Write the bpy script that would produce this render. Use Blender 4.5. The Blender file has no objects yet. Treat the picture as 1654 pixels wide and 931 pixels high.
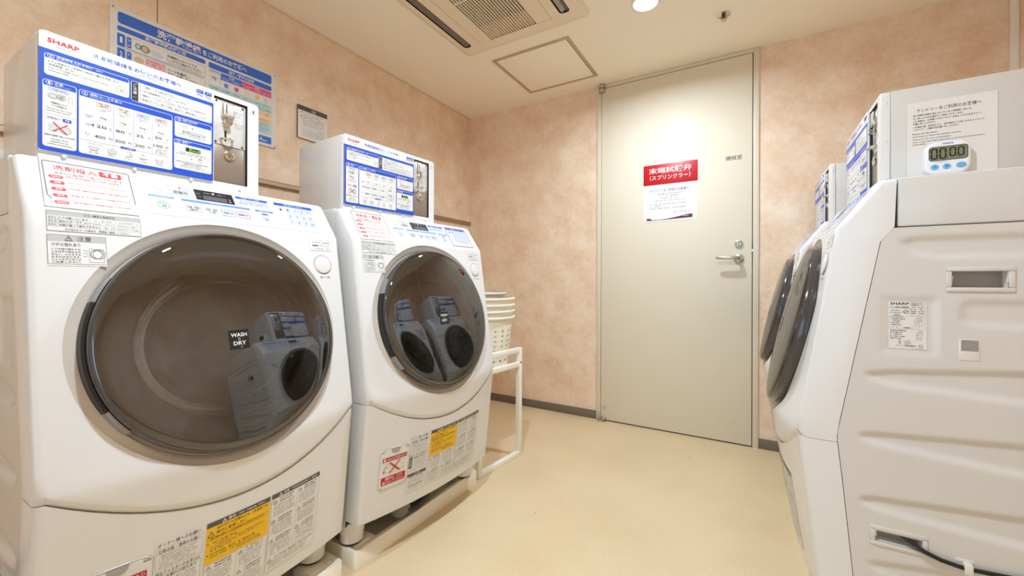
import bpy, bmesh, math, random
from mathutils import Vector, Matrix
random.seed(7)
sc = bpy.context.scene
COL = sc.collection
PI = math.pi

# ------------------------------------------------------------------ camera, world, lights, exposure
H, YB, XR, YF = 2.1646, 2.5772, 2.875, -3.6          # ceiling height, back wall, right wall, wall behind the camera
cam_d = bpy.data.cameras.new('camera')
cam_d.sensor_fit = 'HORIZONTAL'; cam_d.sensor_width = 36.0
cam_d.lens = 36.0 * 660.284 / 1654
cam_d.shift_y = -(465.5 - 453.413) / 1654
cam_d.clip_start = 0.02
cam = bpy.data.objects.new('camera', cam_d); COL.objects.link(cam)
_yaw, _roll = 0.5339, 0.0034
_f = Vector((-math.sin(_yaw), math.cos(_yaw), 0)); _r = Vector((math.cos(_yaw), math.sin(_yaw), 0)); _u = Vector((0, 0, 1))
_r2 = _r * math.cos(_roll) + _u * math.sin(_roll); _u2 = _u * math.cos(_roll) - _r * math.sin(_roll)
M = Matrix((_r2, _u2, -_f)).transposed().to_4x4(); M.translation = Vector((1.917, 0, 0.9))
cam.matrix_world = M
sc.camera = cam
sc.view_settings.view_transform = 'Standard'; sc.view_settings.look = 'None'
sc.view_settings.gamma = 1.0; sc.view_settings.use_curve_mapping = False
sc.view_settings.exposure = 0.42
sc.cycles.use_denoising = True
sc.cycles.max_bounces = 14; sc.cycles.diffuse_bounces = 10; sc.cycles.glossy_bounces = 5
sc.cycles.transparent_max_bounces = 12
sc.cycles.sample_clamp_indirect = 6.0
world = bpy.data.worlds.new('world'); sc.world = world; world.use_nodes = True
world.node_tree.nodes['Background'].inputs[0].default_value = (0.62, 0.82, 1.0, 1)
world.node_tree.nodes['Background'].inputs[1].default_value = 1.65  # even fill light, enters through the added rear opening
_pd = bpy.data.lights.new('fill_opening_portal', 'AREA'); _pd.shape = 'RECTANGLE'; _pd.size = 2.3; _pd.size_y = 2.1; _pd.cycles.is_portal = True  # guides world fill through the opening added behind the camera
_po = bpy.data.objects.new('fill_opening_portal', _pd); COL.objects.link(_po); _po.location = (1.45, YF - 0.06, 1.05); _po.rotation_euler = (math.radians(90), 0, 0)
LIGHT_COL = (0.72, 0.87, 1.0)
# downlights, the last an added unseen fill lamp: x, y, watts
LAMPS = [(1.49, 1.905, 12.8), (1.49, 0.42, 19.5), (0.62, -0.80, 1.5)]

# ------------------------------------------------------------------ materials
def lin(c):
    c /= 255.0
    return c / 12.92 if c <= 0.04045 else ((c + 0.055) / 1.055) ** 2.4
def rgb(r, g, b): return (lin(r), lin(g), lin(b), 1)
MATS = {}
def mat(name, col, rough=0.5, metal=0.0, coat=0.0, spec=0.5, var=0.0, vscale=30.0, bump=0.0, bscale=200.0, emit=None, estr=0.0):
    if name in MATS: return MATS[name]
    m = bpy.data.materials.new(name); m.use_nodes = True
    nt = m.node_tree; b = nt.nodes['Principled BSDF']
    c = rgb(*col)
    b.inputs['Base Color'].default_value = c
    b.inputs['Roughness'].default_value = rough
    b.inputs['Metallic'].default_value = metal
    b.inputs['Specular IOR Level'].default_value = spec
    b.inputs['Coat Weight'].default_value = coat
    b.inputs['Coat Roughness'].default_value = 0.06
    tc = nt.nodes.new('ShaderNodeTexCoord')
    if var > 0:
        n = nt.nodes.new('ShaderNodeTexNoise'); n.inputs['Scale'].default_value = vscale; n.inputs['Detail'].default_value = 3
        nt.links.new(tc.outputs['Object'], n.inputs['Vector'])
        mx = nt.nodes.new('ShaderNodeMix'); mx.data_type = 'RGBA'
        mx.inputs[6].default_value = tuple(min(1, x * (1 - var)) for x in c[:3]) + (1,)
        mx.inputs[7].default_value = tuple(min(1, x * (1 + var)) for x in c[:3]) + (1,)
        nt.links.new(n.outputs['Fac'], mx.inputs[0]); nt.links.new(mx.outputs[2], b.inputs['Base Color'])
    if bump > 0:
        n2 = nt.nodes.new('ShaderNodeTexNoise'); n2.inputs['Scale'].default_value = bscale; n2.inputs['Detail'].default_value = 2
        nt.links.new(tc.outputs['Object'], n2.inputs['Vector'])
        bp = nt.nodes.new('ShaderNodeBump'); bp.inputs['Strength'].default_value = bump; bp.inputs['Distance'].default_value = 0.002
        nt.links.new(n2.outputs['Fac'], bp.inputs['Height']); nt.links.new(bp.outputs['Normal'], b.inputs['Normal'])
    if emit:
        b.inputs['Emission Color'].default_value = rgb(*emit); b.inputs['Emission Strength'].default_value = estr
    MATS[name] = m
    return m

def wallpaper_mat():
    m = bpy.data.materials.new('salmon_wallpaper'); m.use_nodes = True; nt = m.node_tree; b = nt.nodes['Principled BSDF']
    tc = nt.nodes.new('ShaderNodeTexCoord')
    def noise(s, d, r=0.55):
        n = nt.nodes.new('ShaderNodeTexNoise'); n.inputs['Scale'].default_value = s; n.inputs['Detail'].default_value = d; n.inputs['Roughness'].default_value = r
        nt.links.new(tc.outputs['Object'], n.inputs['Vector']); return n
    n1 = noise(6.5, 8, 0.72); n2 = noise(70, 6, 0.75); n3 = noise(330, 2)
    r1 = nt.nodes.new('ShaderNodeValToRGB')
    r1.color_ramp.elements[0].position = 0.34; r1.color_ramp.elements[0].color = rgb(232, 199, 169)
    r1.color_ramp.elements[1].position = 0.66; r1.color_ramp.elements[1].color = rgb(249, 231, 210)
    nt.links.new(n1.outputs['Fac'], r1.inputs['Fac'])
    r2 = nt.nodes.new('ShaderNodeValToRGB')
    r2.color_ramp.elements[0].position = 0.30; r2.color_ramp.elements[0].color = (0.86, 0.835, 0.81, 1)
    r2.color_ramp.elements[1].position = 0.70; r2.color_ramp.elements[1].color = (1.0, 1.0, 1.0, 1)
    nt.links.new(n2.outputs['Fac'], r2.inputs['Fac'])
    mx = nt.nodes.new('ShaderNodeMix'); mx.data_type = 'RGBA'; mx.blend_type = 'MULTIPLY'; mx.inputs[0].default_value = 0.8
    nt.links.new(r1.outputs['Color'], mx.inputs[6]); nt.links.new(r2.outputs['Color'], mx.inputs[7])
    nt.links.new(mx.outputs[2], b.inputs['Base Color'])
    bp = nt.nodes.new('ShaderNodeBump'); bp.inputs['Strength'].default_value = 0.12; bp.inputs['Distance'].default_value = 0.002
    nt.links.new(n3.outputs['Fac'], bp.inputs['Height']); nt.links.new(bp.outputs['Normal'], b.inputs['Normal'])
    b.inputs['Roughness'].default_value = 0.62; b.inputs['Specular IOR Level'].default_value = 0.3
    MATS['wallpaper'] = m; return m
def floor_mat():
    m = bpy.data.materials.new('speckled_vinyl'); m.use_nodes = True; nt = m.node_tree; b = nt.nodes['Principled BSDF']
    tc = nt.nodes.new('ShaderNodeTexCoord')
    n1 = nt.nodes.new('ShaderNodeTexNoise'); n1.inputs['Scale'].default_value = 210; n1.inputs['Detail'].default_value = 4
    n2 = nt.nodes.new('ShaderNodeTexNoise'); n2.inputs['Scale'].default_value = 3.2; n2.inputs['Detail'].default_value = 4
    v = nt.nodes.new('ShaderNodeTexVoronoi'); v.inputs['Scale'].default_value = 7.0
    for n in (n1, n2, v): nt.links.new(tc.outputs['Object'], n.inputs['Vector'])
    r1 = nt.nodes.new('ShaderNodeValToRGB')
    r1.color_ramp.elements[0].position = 0.35; r1.color_ramp.elements[0].color = rgb(210, 187, 149)
    r1.color_ramp.elements[1].position = 0.62; r1.color_ramp.elements[1].color = rgb(221, 200, 164)
    nt.links.new(n1.outputs['Fac'], r1.inputs['Fac'])
    r2 = nt.nodes.new('ShaderNodeValToRGB')
    r2.color_ramp.elements[0].position = 0.3; r2.color_ramp.elements[0].color = (0.93, 0.91, 0.88, 1)
    r2.color_ramp.elements[1].position = 0.6; r2.color_ramp.elements[1].color = (1, 1, 1, 1)
    nt.links.new(n2.outputs['Fac'], r2.inputs['Fac'])
    mx = nt.nodes.new('ShaderNodeMix'); mx.data_type = 'RGBA'; mx.blend_type = 'MULTIPLY'; mx.inputs[0].default_value = 1.0
    nt.links.new(r1.outputs['Color'], mx.inputs[6]); nt.links.new(r2.outputs['Color'], mx.inputs[7])
    r3 = nt.nodes.new('ShaderNodeValToRGB')                      # scattered dark flecks
    r3.color_ramp.elements[0].position = 0.020; r3.color_ramp.elements[0].color = (0.35, 0.27, 0.2, 1)
    r3.color_ramp.elements[1].position = 0.032; r3.color_ramp.elements[1].color = (1, 1, 1, 1)
    nt.links.new(v.outputs['Distance'], r3.inputs['Fac'])
    mx2 = nt.nodes.new('ShaderNodeMix'); mx2.data_type = 'RGBA'; mx2.blend_type = 'MULTIPLY'; mx2.inputs[0].default_value = 0.75
    nt.links.new(mx.outputs[2], mx2.inputs[6]); nt.links.new(r3.outputs['Color'], mx2.inputs[7])
    nt.links.new(mx2.outputs[2], b.inputs['Base Color'])
    rr = nt.nodes.new('ShaderNodeMapRange'); rr.inputs[3].default_value = 0.26; rr.inputs[4].default_value = 0.42
    nt.links.new(n2.outputs['Fac'], rr.inputs[0]); nt.links.new(rr.outputs[0], b.inputs['Roughness'])
    b.inputs['Specular IOR Level'].default_value = 0.4
    MATS['floor'] = m; return m
def glass_mat(name, tint, ior=1.55, rough=0.015):
    m = bpy.data.materials.new(name); m.use_nodes = True; nt = m.node_tree
    for n in list(nt.nodes): nt.nodes.remove(n)
    out = nt.nodes.new('ShaderNodeOutputMaterial'); tr = nt.nodes.new('ShaderNodeBsdfTransparent'); gl = nt.nodes.new('ShaderNodeBsdfGlossy')
    fr = nt.nodes.new('ShaderNodeFresnel'); mix = nt.nodes.new('ShaderNodeMixShader')
    tr.inputs[0].default_value = tint; gl.inputs['Roughness'].default_value = rough; fr.inputs['IOR'].default_value = ior
    nt.links.new(fr.outputs[0], mix.inputs[0]); nt.links.new(tr.outputs[0], mix.inputs[1]); nt.links.new(gl.outputs[0], mix.inputs[2])
    nt.links.new(mix.outputs[0], out.inputs['Surface'])
    MATS[name] = m; return m

WALL = wallpaper_mat(); FLOOR = floor_mat()
CEIL = mat('ceiling_cream', (249, 241, 224), 0.8, spec=0.2, bump=0.05, bscale=400)
DOORM = mat('door_beige_paint', (226, 216, 196), 0.27, spec=0.16, bump=0.02, bscale=500)
JAMB = mat('door_frame_paint', (220, 209, 188), 0.4)
BASEB = mat('baseboard_vinyl', (112, 102, 88), 0.5)
STEEL = mat('brushed_steel', (196, 188, 176), 0.28, 1.0)
CHROME = mat('chrome', (225, 222, 218), 0.1, 1.0)
DSTEEL = mat('brown_steel_plate', (158, 143, 128), 0.38, 0.6)
WHITE = mat('white_enamel', (226, 225, 224), 0.26, coat=0.2)
WHITE2 = mat('white_plastic', (228, 225, 220), 0.32)
SIDE = mat('white_side_enamel', (214, 211, 207), 0.26, coat=0.3)
BEZEL = mat('silver_beige_plastic', (202, 194, 184), 0.35)
RIM = mat('smoked_rim', (62, 58, 58), 0.12, coat=0.6)
GLASS = glass_mat('smoked_glass', (0.47, 0.495, 0.55, 1), 2.5)
CLEAR = glass_mat('clear_bowl_glass', (0.86, 0.86, 0.85, 1), 1.5)
SHELF = mat('door_inner_grey', (128, 126, 132), 0.35)
DRUM = mat('drum_steel', (186, 180, 172), 0.34, 0.75)
RUBBER = mat('grey_gasket', (120, 116, 112), 0.5)
BLACK = mat('black_plastic', (22, 21, 21), 0.4)
DARK = mat('dark_gap', (40, 37, 34), 0.8)
PAN = mat('pan_cream_plastic', (241, 233, 217), 0.4)
RACK = mat('rack_white_paint', (240, 236, 224), 0.35)
BASKET = mat('basket_cream_plastic', (240, 234, 218), 0.4)
BASKETG = mat('basket_grey_plastic', (228, 221, 210), 0.4)
# print inks
BLUE = mat('ink_blue', (20, 76, 188), 0.45)
PBLUE = mat('ink_poster_blue', (52, 103, 200), 0.5)
LBLUE = mat('ink_light_blue', (92, 136, 216), 0.45)
TBLUE = mat('ink_text_blue', (52, 80, 172), 0.5)
PAPER = mat('paper_white', (228, 226, 222), 0.5)
PPAPER = mat('poster_paper', (226, 220, 212), 0.5)
INK = mat('ink_black', (38, 35, 34), 0.5)
GREY = mat('ink_grey', (150, 148, 146), 0.5)
LGREY = mat('ink_light_grey', (205, 204, 203), 0.45)
STK = mat('sticker_white', (226, 225, 223), 0.4)
MGREY = mat('ink_pale_grey', (190, 189, 188), 0.4)
DGREY = mat('ink_dark_grey', (88, 84, 80), 0.5)
RED = mat('ink_red', (206, 38, 42), 0.45)
DRED = mat('ink_deep_red', (190, 12, 28), 0.4)
PRED = mat('ink_pale_red', (232, 150, 148), 0.5)
WINE = mat('ink_wine', (96, 24, 44), 0.5)
YEL = mat('ink_yellow', (240, 190, 12), 0.45)
ORANGE = mat('ink_orange', (238, 130, 66), 0.5)
AMBER = mat('ink_amber', (240, 186, 96), 0.5)
GREEN = mat('ink_green', (120, 186, 84), 0.5)
TEAL = mat('ink_teal', (70, 130, 120), 0.5)
PTEAL = mat('ink_pale_teal', (178, 208, 212), 0.5)
PGREEN = mat('ink_pale_green', (170, 205, 180), 0.5)
PINK = mat('ink_pink', (218, 74, 122), 0.5)
PPINK = mat('ink_pale_pink', (236, 178, 178), 0.5)
PORANGE = mat('ink_pale_orange', (238, 200, 172), 0.5)
TAN = mat('ink_tan', (214, 184, 140), 0.5)
OVER = mat('overlay_pale_blue', (203, 207, 217), 0.35)
LCDG = mat('lcd_grey_green', (128, 130, 104), 0.25)
LCDOFF = mat('lcd_dark', (98, 94, 98), 0.25)
ENDG = mat('ink_lcd_green', (150, 205, 60), 0.5)
SKYB = mat('button_sky_blue', (120, 190, 236), 0.35)
NAVY = mat('ink_navy', (40, 70, 140), 0.5)
TWHITE = mat('timer_white_plastic', (240, 241, 246), 0.28)
LED = mat('red_led', (255, 90, 80), 0.3, emit=(255, 70, 60), estr=1.5)

# ------------------------------------------------------------------ mesh helpers
def link(name, me, parent=None):
    o = bpy.data.objects.new(name, me); COL.objects.link(o)
    if parent: o.parent = parent
    return o
def empty(name, loc=(0, 0, 0), rz=0.0):
    o = bpy.data.objects.new(name, None); COL.objects.link(o); o.location = loc; o.rotation_euler = (0, 0, rz); o.empty_display_size = 0.1
    return o
def tag(o, label=None, cat=None, group=None, kind=None):
    if label: o['label'] = label
    if cat: o['category'] = cat
    if group: o['group'] = group
    if kind: o['kind'] = kind
    return o

class MB:
    """collects shapes in one bmesh; T maps builder coordinates to the object's own"""
    def __init__(s, T=None): s.bm = bmesh.new(); s.T = T or (lambda p: p); s.mats = []
    def mi(s, m):
        if m not in s.mats: s.mats.append(m)
        return s.mats.index(m)
    def v(s, p): return s.bm.verts.new(s.T(tuple(p)))
    def face(s, vs, m, smooth=False):
        try: f = s.bm.faces.new(vs)
        except ValueError: return None
        f.material_index = s.mi(m); f.smooth = smooth; return f
    def box(s, a, b, m, bev=0.0, seg=2):
        x0, y0, z0 = a; x1, y1, z1 = b
        t = bmesh.new()
        vs = [t.verts.new(p) for p in ((x0,y0,z0),(x1,y0,z0),(x1,y1,z0),(x0,y1,z0),(x0,y0,z1),(x1,y0,z1),(x1,y1,z1),(x0,y1,z1))]
        for q in ((0,3,2,1),(4,5,6,7),(0,1,5,4),(1,2,6,5),(2,3,7,6),(3,0,4,7)): t.faces.new([vs[i] for i in q])
        if bev > 0: bmesh.ops.bevel(t, geom=list(t.edges), offset=bev, segments=seg, profile=0.5, affect='EDGES')
        s.merge(t, m, bev > 0)
    def merge(s, t, m, smooth=False):
        mp = {v: s.v(v.co) for v in t.verts}
        for f in t.faces: s.face([mp[v] for v in f.verts], m, smooth)
        t.free()
    def prism(s, prof, d0, d1, m, bev=0.0, axis='u'):
        """profile in (v,z) extruded along u (axis u) or profile (x,y) along z (axis z)"""
        t = bmesh.new()
        mk = (lambda p, d: (d, p[0], p[1])) if axis == 'u' else ((lambda p, d: (p[0], p[1], d)) if axis == 'z' else (lambda p, d: (p[0], d, p[1])))
        A = [t.verts.new(mk(p, d0)) for p in prof]; B = [t.verts.new(mk(p, d1)) for p in prof]; n = len(prof)
        t.faces.new(A); t.faces.new(B[::-1])
        for i in range(n): t.faces.new([A[i], B[i], B[(i+1) % n], A[(i+1) % n]])
        bmesh.ops.recalc_face_normals(t, faces=t.faces)
        if bev > 0: bmesh.ops.bevel(t, geom=list(t.edges), offset=bev, segments=2, profile=0.5, affect='EDGES')
        s.merge(t, m, bev > 0)
    def grid(s, pts, m, closed=False, smooth=True, skip=None):
        R = [[s.v(p) for p in row] for row in pts]
        n = len(R[0])
        for i in range(len(R) - 1):
            for j in range(n if closed else n - 1):
                if skip and skip(i, j): continue
                k = (j + 1) % n
                s.face([R[i][j], R[i][k], R[i+1][k], R[i+1][j]], m, smooth)
        return R
    def lathe(s, c, ax, prof, m, n=32, smooth=True, cap0=False, cap1=False, sx=1.0):
        """prof: (radius, height along ax)"""
        ax = Vector(ax).normalized(); e1 = ax.orthogonal().normalized()
        if abs(ax.z) < 0.9: e1 = Vector((0, 0, 1)).cross(ax).normalized()
        e2 = ax.cross(e1)
        c = Vector(c)
        R = s.grid([[c + ax * h + (e1 * math.cos(2*PI*k/n) * sx + e2 * math.sin(2*PI*k/n)) * r for k in range(n)] for r, h in prof], m, True, smooth)
        if cap0: s.face(R[0], m)
        if cap1: s.face(R[-1], m)
    def tube(s, path, r, m, n=10, cap=True):
        P = [Vector(p) for p in path]; rows = []
        up = None
        for i, p in enumerate(P):
            t = (P[min(i+1, len(P)-1)] - P[max(i-1, 0)]).normalized()
            if up is None: up = t.orthogonal().normalized()
            up = (up - t * up.dot(t)).normalized(); w = t.cross(up)
            rr = r[i] if isinstance(r, (list, tuple)) else r
            rows.append([p + up * math.cos(2*PI*k/n) * rr + w * math.sin(2*PI*k/n) * rr for k in range(n)])
        R = s.grid(rows, m, True, True)
        if cap: s.face(R[0], m); s.face(R[-1], m)
    def build(s, name, parent=None, weld=0.0, sharp=38):
        bm = s.bm
        if weld > 0: bmesh.ops.remove_doubles(bm, verts=bm.verts, dist=weld)
        bmesh.ops.recalc_face_normals(bm, faces=bm.faces)
        for e in bm.edges:
            if len(e.link_faces) == 2 and e.calc_face_angle(0) > math.radians(sharp): e.smooth = False
        me = bpy.data.meshes.new(name); bm.to_mesh(me); bm.free()
        for m in s.mats: me.materials.append(m)
        return link(name, me, parent)

# ------------------------------------------------------------------ flat print: text, bars, frames on a mapped sheet
_tc = {}
def glyphs(body, bold):
    key = (body, bold)
    if key not in _tc:
        cu = bpy.data.curves.new('t', 'FONT'); cu.body = body; cu.size = 1.0; cu.resolution_u = 2; cu.offset = bold
        o = bpy.data.objects.new('t', cu); COL.objects.link(o)
        me = bpy.data.meshes.new_from_object(o.evaluated_get(bpy.context.evaluated_depsgraph_get()))
        vs = [(v.co.x, v.co.y) for v in me.vertices]; fs = [tuple(p.vertices) for p in me.polygons]
        bpy.data.objects.remove(o); bpy.data.curves.remove(cu); bpy.data.meshes.remove(me)
        _tc[key] = (vs, fs)
    return _tc[key]
class Sheet:
    def __init__(s, mapf, eps=0.00022, step=0.0): s.map = mapf; s.eps = eps; s.step = step; s.V = []; s.F = []; s.M = []; s.mats = []
    def mi(s, m):
        if m not in s.mats: s.mats.append(m)
        return s.mats.index(m)
    def add(s, vs, fs, m, L):
        b = len(s.V); k = s.mi(m)
        s.V += [(x, y, L) for x, y in vs]
        for f in fs: s.F.append(tuple(i + b for i in f)); s.M.append(k)
    def rect(s, x0, y0, x1, y1, m, L=1, r=0.0, corners=(1, 1, 1, 1)):
        if x0 > x1: x0, x1 = x1, x0
        if y0 > y1: y0, y1 = y1, y0
        if r > 0:
            pts = []
            for (cx, cy, a, on) in ((x1-r, y1-r, 0, corners[0]), (x0+r, y1-r, 90, corners[1]), (x0+r, y0+r, 180, corners[2]), (x1-r, y0+r, 270, corners[3])):
                if on: pts += [(cx + r*math.cos(math.radians(a+t)), cy + r*math.sin(math.radians(a+t))) for t in (0, 22, 45, 68, 90)]
                else: pts.append({0: (x1, y1), 90: (x0, y1), 180: (x0, y0), 270: (x1, y0)}[a])
            s.add(pts, [tuple(range(len(pts)))], m, L); return
        st = s.step
        nx = max(1, math.ceil((x1-x0)/st)) if st else 1; ny = max(1, math.ceil((y1-y0)/st)) if st else 1
        vs = [(x0+(x1-x0)*i/nx, y0+(y1-y0)*j/ny) for j in range(ny+1) for i in range(nx+1)]
        s.add(vs, [(j*(nx+1)+i, j*(nx+1)+i+1, (j+1)*(nx+1)+i+1, (j+1)*(nx+1)+i) for j in range(ny) for i in range(nx)], m, L)
    def frame(s, x0, y0, x1, y1, w, m, L=1, r=0.0):
        def loop(d):
            rr = max(r - d, 0.0002); pts = []
            for (cx, cy, a) in ((x1-d-rr, y1-d-rr, 0), (x0+d+rr, y1-d-rr, 90), (x0+d+rr, y0+d+rr, 180), (x1-d-rr, y0+d+rr, 270)):
                pts += [(cx + rr*math.cos(math.radians(a+t)), cy + rr*math.sin(math.radians(a+t))) for t in (0, 30, 60, 90)]
            return pts
        A, B = loop(0), loop(w); n = len(A)
        if s.step:
            def sub(P): 
                o = []
                for i in range(n):
                    a, b = P[i], P[(i+1) % n]; k = 8 if i % 4 == 3 else 1
                    o += [(a[0]+(b[0]-a[0])*t/k, a[1]+(b[1]-a[1])*t/k) for t in range(k)]
                return o
            A, B = sub(A), sub(B); n = len(A)
        s.add(A + B, [(i, (i+1) % n, n+(i+1) % n, n+i) for i in range(n)], m, L)
    def ell(s, cx, cy, rx, ry, m, L=1, n=24): s.add([(cx+rx*math.cos(2*PI*k/n), cy+ry*math.sin(2*PI*k/n)) for k in range(n)], [tuple(range(n))], m, L)
    def ring(s, cx, cy, rx, ry, w, m, L=1, n=28):
        s.add([(cx+a*math.cos(2*PI*k/n), cy+b*math.sin(2*PI*k/n)) for a, b in ((rx, ry), (rx-w, ry-w)) for k in range(n)], [(i, (i+1) % n, n+(i+1) % n, n+i) for i in range(n)], m, L)
    def poly(s, pts, m, L=1): s.add(pts, [tuple(range(len(pts)))], m, L)
    def line(s, x0, y0, x1, y1, w, m, L=1):
        d = math.hypot(x1-x0, y1-y0) or 1; nx, ny = -(y1-y0)/d*w/2, (x1-x0)/d*w/2
        k = max(1, math.ceil(d/s.step)) if s.step else 1
        vs = []
        for i in range(k+1):
            x, y = x0+(x1-x0)*i/k, y0+(y1-y0)*i/k; vs += [(x+nx, y+ny), (x-nx, y-ny)]
        s.add(vs, [(2*i, 2*i+1, 2*i+3, 2*i+2) for i in range(k)], m, L)
    def tri(s, cx, cy, r, w, m, L=1):
        P = [(cx, cy+r), (cx-r*0.95, cy-r*0.65), (cx+r*0.95, cy-r*0.65)]
        for i in range(3): s.line(*P[i], *P[(i+1) % 3], w, m, L)
        s.line(cx, cy+r*0.45, cx, cy-r*0.2, w, m, L)
    def text(s, body, x0, y0, x1, y1, m, L=2, bold=0.007, fit=True, align='c'):
        """text filling the rectangle; with fit=False the glyphs keep their shape"""
        vs, fs = glyphs(body, bold)
        if not vs: return
        ax, bx = min(v[0] for v in vs), max(v[0] for v in vs); ay, by = min(v[1] for v in vs), max(v[1] for v in vs)
        sx, sy = (x1-x0)/(bx-ax), (y1-y0)/(by-ay)
        if not fit:
            k = min(sx, sy); w, h = (bx-ax)*k, (by-ay)*k
            if align == 'c': x0 = (x0+x1)/2 - w/2
            y0 = (y0+y1)/2 - h/2; sx = sy = k
        s.add([(x0+(x-ax)*sx, y0+(y-ay)*sy) for x, y in vs], fs, m, L)
    def rows(s, x0, x1, y, h, m, L=2, fill=0.8, d=0.62):
        """a line of print too small to read: short marks"""
        x = x0
        while x < x1 - h*0.3:
            w = h * random.choice((0.35, 0.5, 0.7, 0.9)); w = min(w, x1-x)
            if random.random() < fill:
                k = random.random()
                if k < 0.18: s.add([(x, y-h/2), (x+w*0.8, y-h/2), (x+w*0.8, y+h*0.5*d), (x, y+h*0.5*d)], [(0, 1, 2, 3)], m, L)
                else:
                    s.add([(x, y-h*0.12), (x+w*0.8, y-h*0.12), (x+w*0.8, y+h*0.14), (x, y+h*0.14)], [(0, 1, 2, 3)], m, L)
                    q = x + w*random.uniform(0.15, 0.5)
                    s.add([(q, y-h/2), (q+h*0.2, y-h/2), (q+h*0.2, y+h/2), (q, y+h/2)], [(0, 1, 2, 3)], m, L)
            x += w + h*0.12
    def build(s, name, parent=None):
        me = bpy.data.meshes.new(name)
        me.from_pydata([s.map(x, y, L*s.eps) for x, y, L in s.V], [], s.F)
        for m in s.mats: me.materials.append(m)
        me.polygons.foreach_set('material_index', s.M); me.update()
        return link(name, me, parent)

# ------------------------------------------------------------------ room shell
def slab(name, a, b, m):
    mb = MB(); mb.box(a, b, m); return tag(mb.build(name), kind='structure')
T_ = 0.12
slab('floor', (-T_, YF-T_, -T_), (XR+T_, YB+T_, 0), FLOOR)
slab('ceiling', (-T_, YF-T_, H), (XR+T_, YB+T_, H+T_), CEIL)
slab('wall_left', (-T_, YF-T_, 0), (0, YB+T_, H), WALL)
slab('wall_right', (XR, YF-T_, 0), (XR+T_, YB+T_, H), WALL)
slab('wall_back', (0, YB, 0), (XR, YB+T_, H), WALL)
mb = MB()                                                    # unseen wall behind the camera; wide opening added to admit fill light
mb.box((0, YF-T_, 0), (0.30, YF, H), WALL); mb.box((2.60, YF-T_, 0), (XR, YF, H), WALL); mb.box((0.30, YF-T_, 2.10), (2.60, YF, H), WALL)
tag(mb.build('wall_front'), kind='structure')
def base(name, a, b):
    mb = MB(); mb.box(a, b, BASEB, 0.0015); tag(mb.build(name), kind='structure')
mb = MB(); mb.box((0.0, YB-0.007, 0), (1.036, YB, 0.054), BASEB, 0.0015); mb.box((1.942, YB-0.007, 0), (XR, YB, 0.054), BASEB, 0.0015)
tag(mb.build('baseboard_back'), kind='structure')
base('baseboard_left', (0, YF, 0), (0.007, YB-0.007, 0.054))
base('baseboard_right', (XR-0.007, YF, 0), (XR, YB-0.007, 0.054))
# steel wall rail along the left wall
mb = MB(); mb.prism([(0, 1.3285), (0.016, 1.3285), (0.020, 1.333), (0.020, 1.349), (0.016, 1.3535), (0, 1.3535)], YF, YB, mat('rail_bronze_steel', (178, 158, 138), 0.3, 0.85), 0.0, axis='y')
tag(mb.build('trim_1'), kind='structure')
mb = MB(); mb.box((XR-0.0255, YB-0.022, 0.054), (XR-0.0005, YB-0.0005, H), mat('conduit_cover', (244, 238, 230), 0.4), 0.003)
tag(mb.build('trim_2'), kind='structure')
mb = MB(); mb.box((0, 0.6362, 1.3535), (0.0006, 0.6385, H), mat('wall_joint', (140, 84, 62), 0.7)); tag(mb.build('trim_3'), kind='structure')
mb = MB(); mb.box((0, YF, H-0.008), (0.008, YB, H), mat('ceiling_bead', (232, 208, 180), 0.6), 0.002); tag(mb.build('trim_4'), kind='structure')

# ------------------------------------------------------------------ door
door = tag(empty('door_1', (1.489, YB, 0)), kind='structure')
DT = lambda p: (p[0]-1.489, p[1]-YB, p[2])
mb = MB(DT)
mb.box((1.038, YB-0.010, 0), (1.0665, YB, 2.1635), JAMB, 0.0015); mb.box((1.9125, YB-0.010, 0), (1.9405, YB, 2.1635), JAMB, 0.0015)
mb.box((1.0665, YB-0.010, 2.1425), (1.9125, YB, 2.1635), JAMB, 0.0015)
mb.build('door_frame', door)
mb = MB(DT); mb.box((1.0665, YB-0.002, 0.0), (1.9125, YB, 2.1425), BLACK); mb.build('door_gap', door)
mb = MB(DT); mb.box((1.0690, YB-0.009, 0.007), (1.9085, YB-0.0025, 2.1395), DOORM, 0.0012); leaf = mb.build('door_leaf', door)
y = YB-0.009
mb = MB(DT); mb.lathe((1.846, y, 1.0265), (0, -1, 0), [(0.0, 0.011), (0.019, 0.011), (0.024, 0.009), (0.0255, 0.0), ], STEEL, 28)
mb.lathe((1.846, y, 1.0265), (0, -1, 0), [(0.011, 0.010), (0.011, 0.048), (0.0, 0.050)], STEEL, 20)
mb.tube([(1.852, y-0.044, 1.0270), (1.838, y-0.048, 1.0275), (1.80, y-0.050, 1.0285), (1.748, y-0.050, 1.0290), (1.737, y-0.049, 1.0290)], [0.010, 0.0105, 0.0095, 0.0085, 0.004], STEEL, 12)
mb.build('lever_handle', door)
mb = MB(DT); mb.lathe((1.846, y, 1.107), (0, -1, 0), [(0.0, 0.008), (0.011, 0.008), (0.013, 0.010), (0.020, 0.009), (0.0215, 0.0)], STEEL, 28)
mb.box((1.8445, y-0.0105, 1.098), (1.8475, y-0.008, 1.116), BLACK)
mb.build('lock_cylinder', door)
mb = MB(DT); mb.box((1.9095, YB-0.0115, 1.02), (1.9125, YB-0.004, 1.115), BLACK); mb.box((1.909, YB-0.012, 1.062), (1.9128, YB-0.003, 1.074), CHROME); mb.build('latch_strike', door)
mb = MB(DT)
for z0, z1 in ((2.1395, 2.160), (2.112, 2.136)):
    mb.lathe((1.071, YB-0.016, z0), (0, 0, 1), [(0.0, 0.0), (0.019, 0.0), (0.0205, 0.003), (0.0205, z1-z0-0.003), (0.019, z1-z0), (0.0, z1-z0)], STEEL, 24)
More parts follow.
